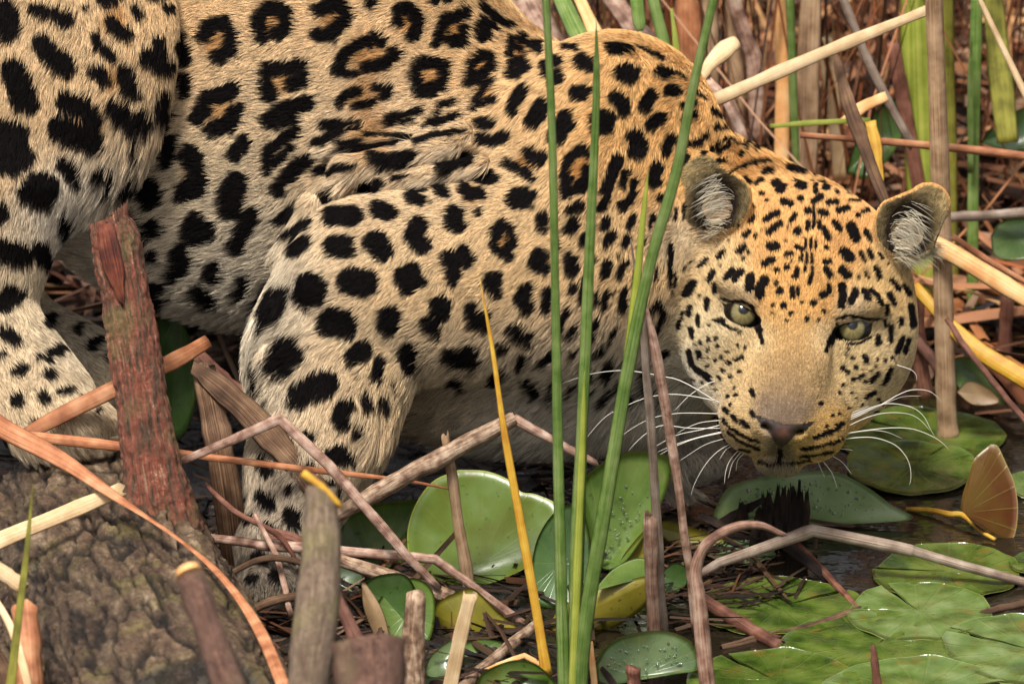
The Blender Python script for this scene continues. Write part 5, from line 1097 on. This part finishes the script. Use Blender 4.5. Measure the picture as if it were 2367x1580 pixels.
# lichen crusts on the log
M_LICHEN = simple_mat('pale_lichen', (.42, .46, .30), .8, .2)
def lichen(u, v, w, n, spread):
    V, Fc = [], []
    for i in range(n):
        c = np.array([u + random.gauss(0, spread), v + random.gauss(0, spread * .6), w + random.uniform(-4, 4)]); b0 = len(V); k = random.randint(5, 7); r = random.uniform(3, 8)
        for j in range(k):
            a = 2 * math.pi * j / k; V.append((c[0] + r * math.cos(a) * random.uniform(.6, 1.3), c[1] + r * math.sin(a) * random.uniform(.5, 1), c[2] + random.uniform(-4, 4)))
        V.append((c[0], c[1], c[2] - 4))
        for j in range(k): Fc.append((b0 + j, b0 + (j + 1) % k, b0 + k))
    return mesh_obj('lichen', Pn(np.array(V)), Fc, M_LICHEN, log)
# ------------------------------------------------------------------ living blades in front
G_BL = 'green reed blades growing in front of the leopard'
stem('reed', [up(1306,1640,1640),up(1301,1500,1640,.75),up(1291,1100,1640,.75),up(1284,700,1640,.75),up(1276,300,1640,.75),up(1262,0,1640,.75),up(1254,-110,1640,.75),up(1232,-420,1640,.75)], [30,29,25,21,18,18,16,1], M_GREEN, 'leftmost of the tall green reed blades, reaching past the top edge', 'reed', G_BL, flat=.13, fold=.5)
stem('reed', [up(1328,1640,1640,.7),up(1333,1300,1640,.7),up(1345,1000,1640,.7),up(1362,600,1640,.7),up(1376,300,1640,.7),up(1379,150,1640,.7),up(1378,42,1640,.7)], [34,32,27,24,19,13,1], M_GREEN, 'middle green reed blade ending in a pale point at shoulder height', 'reed', G_BL, flat=.14, fold=.5)
stem('reed', [up(1322,1640,1640,.9),up(1335,1300,1640,.85),up(1347,1000,1640,.8),up(1351,857,1640,.8)], [20,20,15,1], M_YGREEN, 'short yellow green blade lying against the middle green blade', 'reed', G_BL, flat=.14, fold=.5)
stem('reed', [up(1338,1640,1640),up(1352,1450,1640,.9),up(1402,1150,1640,.85),up(1452,850,1640,.8),up(1505,600,1640,.8),up(1562,400,1640,.8),up(1602,200,1640,.8),up(1648,0,1640,.8),up(1672,-100,1640,.8),up(1750,-380,1640,.8)], [40,40,31,29,27,24,22,21,19,1], M_GREEN, 'rightmost green reed blade slanting up across the neck of the leopard', 'reed', G_BL, flat=.13, fold=.5, twist=[0,0,10,20,10])
stem('reed', [up(1404,1130,1640,.7),up(1432,960,1640,.7),up(1462,740,1640,.7),up(1487,500,1640,.7),up(1498,396,1640,.7)], [22,23,21,15,1], M_YGREEN, 'yellowish green blade ending beside the near ear behind the slanting blade', 'reed', G_BL, flat=.14, fold=.5)
stem('reed', [up(1264,1560,1580),up(1238,1400,1580,.8),up(1202,1200,1580,.8),up(1166,1000,1580,.8),up(1137,800,1580,.8),up(1108,640,1580,.8)], [26,24,20,16,10,1], M_YELLOW, 'thin yellow orange dying blade in front of the leopard chest', 'reed', None, flat=.25, fold=.3)
# ------------------------------------------------------------------ dead stems in front of the head
M_PINK2 = plant_mat('peeling_brown_stem', [(.10, .045, .028), (.26, .14, .095), (.42, .29, .21)], along=11, across=10, blotch=.5, bscale=80, bump=.9)
G_DS = 'dead upright stems in front of the leopard'
stem('dead_stem', [up(1531,1470,1480,.9),up(1518,1200,1480,.9),up(1497,900,1480,.9),up(1482,720,1480,.9),up(1459,560,1480,.9)], [30,22,20,15,4], M_GREY, 'thin grey brown dead stem just left of the face, tapering to a straw', 'dead stem', G_DS)
stem('dead_stem', [up(1606,1455,1470,.95),up(1590,1300,1470,.95),up(1561,1080,1470,.95),up(1531,900,1470,.95),up(1508,780,1470,.95),up(1494,712,1470,.95)], [15,18,22,24,24,10], M_PINK, 'pinkish white peeling dead stem leaning beside the left cheek', 'dead stem', G_DS, ragged=8)
stem('dead_stem', [up(1515,1500,1500),up(1508,1350,1500),up(1503,1198,1500)], [34,32,34], M_PINK2, 'short brown broken stub standing against the grey brown stem', 'dead stem', G_DS, ragged=10)
stem('dead_stem', [up(1642,1640,1640,.6),up(1626,1500,1640,.6),up(1614,1380,1640,.6),up(1608,1320,1640,.6),up(1632,1258,1640,.62),up(1688,1222,1640,.6),up(1752,1212,1640,.5),up(1812,1236,1640,.4)], [38,36,33,29,26,23,19,13], M_PINK2, 'thick brown dead stem whose top arches over to the right', 'dead stem', G_DS)
stem('dead_stem', [(1612,1330,0),(1660,1302,0),(1745,1273,-10),(1880,1224,-20),(2105,1272,-20),(2370,1346,-10),(2480,1380,0)], [20,26,28,30,26,20,16], M_GREY, 'long grey dead stem bent like a roof over the lily pads', 'dead stem', None, sharp=True, ragged=4)
stem('dead_stem', [(1835,1250,160),(1922,1340,0),(1988,1412,wz(1415))], [16,18,16], M_REDBROWN, 'thin red brown stem slanting down to the water in the lily patch', 'dead stem', None)
stem('dead_stem', [(1990,1411,wz(1413)),(1935,1432,wz(1436)),(1850,1455,wz(1460)),(1760,1474,wz(1478)),(1670,1494,wz(1500))], [24,28,24,20,14], M_BROWN, 'dark wet stem lying on the pads under the slanting red brown one', 'dead stem', None, flat=.5)
stem('dead_stem', [(1602,1372,wz(1420)),(1700,1432,wz(1456)),(1806,1494,wz(1500))], [26,34,30], M_REDBROWN, 'dark red brown broken stem lying diagonally on the lily pads', 'dead stem', None, ragged=6)
stem('dead_stem', [(1480,1345,60),(1560,1362,40),(1608,1400,10)], [16,26,22], M_PINK, 'short split pale stem end beside the thick arched stem', 'dead stem', None, flat=.5, ragged=10)
# the rotten stalk under the chin
rot = bpy.data.objects.new('rotten_stalk', None); C.objects.link(rot); tag(rot, 'dark rotten reed stump with a ragged top under the chin of the leopard', 'rotten stump', None, 'thing')
for i in range(15):
    u0 = 1755 + i * 7.5 + random.uniform(-5, 5); top = 1118 + random.uniform(0, 44) + (18 if i < 5 else 0)
    stem('stalk_fibre', [(u0 + random.uniform(-14, 14), 1262, wz(1262) - random.uniform(0, 40)), (u0, 1190, wz(1262) - 46), (u0 + random.uniform(-5, 5), top, wz(1262) - 70 - random.uniform(0, 20))], [22, 20, random.uniform(6, 14)], M_DARK, parent=rot, flat=.35, ragged=9, twist=random.uniform(-40, 40))
for (a, b, c_, wd) in [((1640,1225),(1700,1190),(1755,1160),26),((1690,1240),(1712,1200),(1718,1165),34),((1620,1190),(1690,1225),(1770,1260),22),((1770,1150),(1815,1210),(1850,1262),18),((1700,1262),(1780,1275),(1850,1290),30)]:
    stem('stalk_fibre', [(*a, 330), (*b, 300), (*c_, 280)], [wd * .7, wd, wd * .6], M_DARK, parent=rot, flat=.4, ragged=8)
stem('dead_stem', [(1770,1225,150),(1850,1285,60),(1915,1340,wz(1345))], [22,26,18], M_DARK, 'black rotten stem sloping from the ragged stump into the water', 'dead stem', None)
stem('dead_stem', [(2270,1416,wz(1420) - 20),(2320,1402,wz(1410) - 20),(2400,1388,wz(1396) - 10)], [14,18,16], M_BROWN, 'dark twig lying on the light green pad at the right edge', 'twig', None)
stem('dead_stem', [up(2036,1640,1640,.8),up(2026,1560,1640,.8),up(2018,1498,1640,.8)], [30,20,14], M_REDBROWN, 'thin pointed brown stub rising from the pads at lower right', 'dead stem', None)
stem('dead_stem', [up(1470,1660,1660),up(1466,1590,1660),up(1464,1540,1660)], [38,34,30], M_REDBROWN, 'small brown stub poking up at the bottom edge by the grey leaf', 'dead stem', None, ragged=5)
# ------------------------------------------------------------------ broken reeds across the lower left and centre
G_ST = 'orange dry straps across the log'
stem('dry_strap', [(-60,930,-640),(0,985,-640),(140,1060,-650),(270,1148,-680),(420,1250,-820),(520,1340,-980),(600,1455,-1230),(662,1600,-1600)], [40,46,44,32,13,18,30,34], M_SALMON, 'long salmon orange strap curving over the log down to the bottom edge', 'dry reed', G_ST, flat=.14, fold=.15, twist=[0,10,30,70,40,20,10])
stem('dry_strap', [(55,1005,-280),(150,955,-285),(272,895,-280),(400,835,-150),(482,788,-40)], [30,36,40,38,34], M_SALMON, 'orange brown strap rising to the right behind the red barked stub', 'dry reed', G_ST, flat=.14, fold=.2)
stem('dry_strap', [(70,1008,-300),(285,1032,-310),(420,1048,-290),(700,1083,-260),(920,1108,-200),(1055,1132,-150)], [24,24,20,16,9,3], M_SALMON, 'narrow orange strap passing behind the stub and across the foreleg', 'dry reed', G_ST, flat=.14, fold=.5)
stem('dry_strap', [(-80,1290,-680),(0,1248,-680),(140,1190,-680),(284,1130,-640)], [42,40,38,34], M_CREAM, 'flat cream strap with a cut end lying on the log', 'dry reed', None, flat=.12, fold=.12, ragged=5)
stem('broken_reed', [(415,1068,-330),(530,1020,-330),(646,968,-330),(762,1076,-340),(860,1190,-340),(940,1285,-330),(1012,1356,-300)], [20,24,26,26,26,22,18], M_PINK, 'broken reed bent to a peak in front of the foreleg', 'dry reed', None, flat=.5, sharp=True, ragged=5)
stem('broken_reed', [(472,850,-200),(492,960,-200),(520,1110,-190),(552,1365,wz(1370))], [48,64,68,62], M_BROWN, 'broad brown split reed standing beside the red barked stub', 'dry reed', None, flat=.28, fold=.3, ragged=14)
stem('broken_reed', [(452,852,-215),(520,905,-215),(600,980,-210),(690,1080,-215),(770,1180,-210)], [30,60,66,60,50], M_BROWN, 'broad dark brown reed folded down to the right across the foreleg', 'dry reed', None, flat=.14, fold=.15, ragged=14)
stem('broken_reed', [(478,1242,-190),(600,1258,-260),(720,1266,-290),(1005,1292,-270),(1072,1340,-250),(1212,1446,-200)], [20,26,24,22,22,26], M_PINK, 'pinkish reed lying level then bending down in front of the bright lily leaf', 'dry reed', None, sharp=True, ragged=4)
stem('broken_reed', [(570,1222,-150),(640,1235,-200),(740,1262,-220)], [24,28,20], M_REDBROWN, 'short dark red reed piece lying above the level pinkish reed', 'dry reed', None, flat=.5, ragged=6)
stem('broken_reed', [(785,1293,-300),(900,1332,-290),(1045,1380,-270)], [28,36,38], M_MOTTLE, 'tan mottled reed sloping down to the right below the level pinkish reed', 'dry reed', None)
stem('broken_reed', [(770,1195,-240),(900,1122,-250),(1010,1062,-260),(1186,968,-270)], [32,42,46,34], M_MOTTLE, 'thick mottled dead stem rising diagonally under the chest', 'dry reed', None, ragged=4)
stem('broken_reed', [(1186,968,-270),(1280,1020,-250),(1378,1070,-220)], [26,22,16], M_PINK, 'thinner broken end hanging down from the thick mottled stem', 'dry reed', None)
stem('broken_reed', [up(1092,1395,1400),up(1068,1260,1400),up(1047,1120,1400),up(1028,1004,1400)], [28,28,24,20], M_TAN, 'upright tan stem with a split standing in front of the bright lily leaf', 'dry reed', None, ragged=5)
stem('split_lining', [up(1082,1352,1400,1.12),up(1070,1270,1400,1.12),up(1063,1228,1400,1.1)], [12,14,4], M_DARK, parent=C.objects[-1])
stem('broken_reed', [up(1088,1372,1640,.8),up(1062,1480,1640,.8),up(1030,1640,1640,.8)], [34,34,36], M_CREAM, 'pale split reed leaning down to the bottom edge below the upright tan stem', 'dry reed', None, flat=.3, fold=-.5, ragged=6)
stem('broken_reed', [(1035,1620,-640),(1150,1516,-500),(1242,1440,-380)], [28,30,24], M_MOTTLE, 'dark mottled reed rising to the right along the bottom centre', 'dry reed', None, ragged=4)
stem('broken_reed', [(1115,1548,-560),(1212,1514,-560),(1270,1545,-560)], [10,14,12], M_PEACH, 'thin orange bent straw over the rounded bottom leaf', 'dry reed', None, flat=.4, sharp=True)
stem('broken_reed', [(1340,1620,-660),(1364,1482,-620),(1378,1620,-660)], [16,14,16], M_PEACH, 'small orange straw folded double beside the foot of the green blades', 'dry reed', None, flat=.3, sharp=True)
stem('broken_reed', [up(958,1640,1640,.7),up(955,1500,1640,.7),up(962,1372,1640,.7)], [54,52,44], M_MOTTLE, 'thick tan sheathed stub standing in the bottom centre', 'dry reed', None)
stem('broken_reed', [(455,815,180),(520,880,170),(588,930,160)], [30,34,30], M_REDBROWN, 'dull brown strap in the shade between the stub and the foreleg', 'dry reed', None, flat=.2)
stem('broken_reed', [(560,1345,-120),(640,1300,-140),(735,1265,-150)], [26,32,24], M_DARK, 'black wet reed lying over the fore paw', 'dry reed', None, flat=.5)
# blurred things close to the lens
G_FG = 'out of focus broken stems close in front'
MB_TWIG = bark_mat('red_twig_bark', [(.06, .028, .02), (.15, .075, .05), (.26, .14, .10)], 14, .8, (2, 2.2), (.20, .15, .08), 70)
MB_GREY = bark_mat('grey_twig_bark', [(.10, .06, .04), (.22, .15, .10), (.34, .25, .17)], 14, .8, (2, 2.2), (.30, .26, .10), 70)
stem('foreground_stub', [(600,1760,-2500),(520,1560,-2440),(440,1332,-2360)], [92,76,64], MB_TWIG, 'blurred brown stick with a cut orange end leaning left over the log', 'broken stem', G_FG, ragged=4)
stem('cut_end', [(438,1326,-2362),(432,1312,-2356)], [62,56], M_PEACH, parent=C.objects[-1])
stem('foreground_stub', [(690,1760,-2200),(722,1500,-2160),(742,1300,-2120),(742,1120,-2080)], [112,100,92,78], MB_GREY, 'thick blurred upright stub with a slanting broken top', 'broken stem', G_FG, ragged=16)
stem('torn_rim', [(700,1092,-2105),(748,1128,-2110),(788,1170,-2105)], [18,16,12], M_YELLOW, parent=C.objects[-1])
stem('foreground_stub', [(860,1760,-2500),(858,1620,-2460),(852,1488,-2420)], [176,172,166], MB_TWIG, 'wide blurred red brown stump in the bottom edge left of centre', 'broken stem', G_FG, ragged=6)
stem('foreground_stub', [(772,1366,-1300),(812,1450,-1320),(862,1560,-1340)], [28,34,36], M_REDBROWN, 'blurred reddish stem running down to the wide blurred stump', 'broken stem', G_FG)
stem('foreground_stub', [(420,1640,-1300),(402,1570,-1290),(388,1528,-1280)], [44,36,24], M_REDBROWN, 'tiny red blurred stub at the bottom edge in front of the log', 'broken stem', G_FG)
stem('grass', [(14,1680,-1400),(40,1450,-1380),(62,1270,-1360),(76,1118,-1340)], [24,20,13,2], M_OLIVE_BLADE, 'blurred olive grass blade rising in the lower left corner', 'grass', None, flat=.2)
stem('broken_reed', [(78,1700,-1240),(66,1540,-1210),(56,1402,-1180)], [72,66,60], M_SALMON, 'orange brown tube of broken reed in the lower left corner', 'dry reed', None, ragged=8)
stem('broken_reed', [(-60,1280,-1160),(10,1325,-1160),(52,1356,-1160)], [34,38,34], M_CREAM, 'short pale reed end poking in at the left edge above the tube', 'dry reed', None, flat=.4, ragged=6)
stem('broken_reed', [(-20,1370,-1200),(30,1460,-1220),(70,1600,-1260)], [16,20,20], M_CREAM, 'thin pale straw beside the orange tube in the lower left corner', 'dry reed', None, flat=.4)
stem('broken_reed', [(-40,1480,-1180),(10,1560,-1180),(30,1680,-1180)], [40,46,50], M_BROWN, 'dark brown reed behind the thin pale straw at the lower left', 'dry reed', None, flat=.4)

stem('broken_reed', [(520,1330,-330),(610,1290,-350),(700,1300,-360),(790,1340,-340)], [12,16,16,10], M_BROWN, 'thin brown stem bowed over the toes of the fore paw', 'dry reed', None)
stem('broken_reed', [(545,1430,-300),(640,1385,-330),(770,1372,-330)], [18,22,16], M_BROWN, 'dark stem lying level just below the toes of the fore paw', 'dry reed', None)
stem('broken_reed', [(590,1190,-300),(640,1290,-320),(672,1420,-330)], [10,14,16], M_PINK, 'thin pale stem hanging down across the fore paw', 'dry reed', None)
stem('broken_reed', [(478,1120,-260),(540,1180,-300),(640,1235,-300),(690,1300,-290)], [10,14,14,8], M_REDBROWN, 'thin red brown stem curving across the lower foreleg', 'dry reed', None)
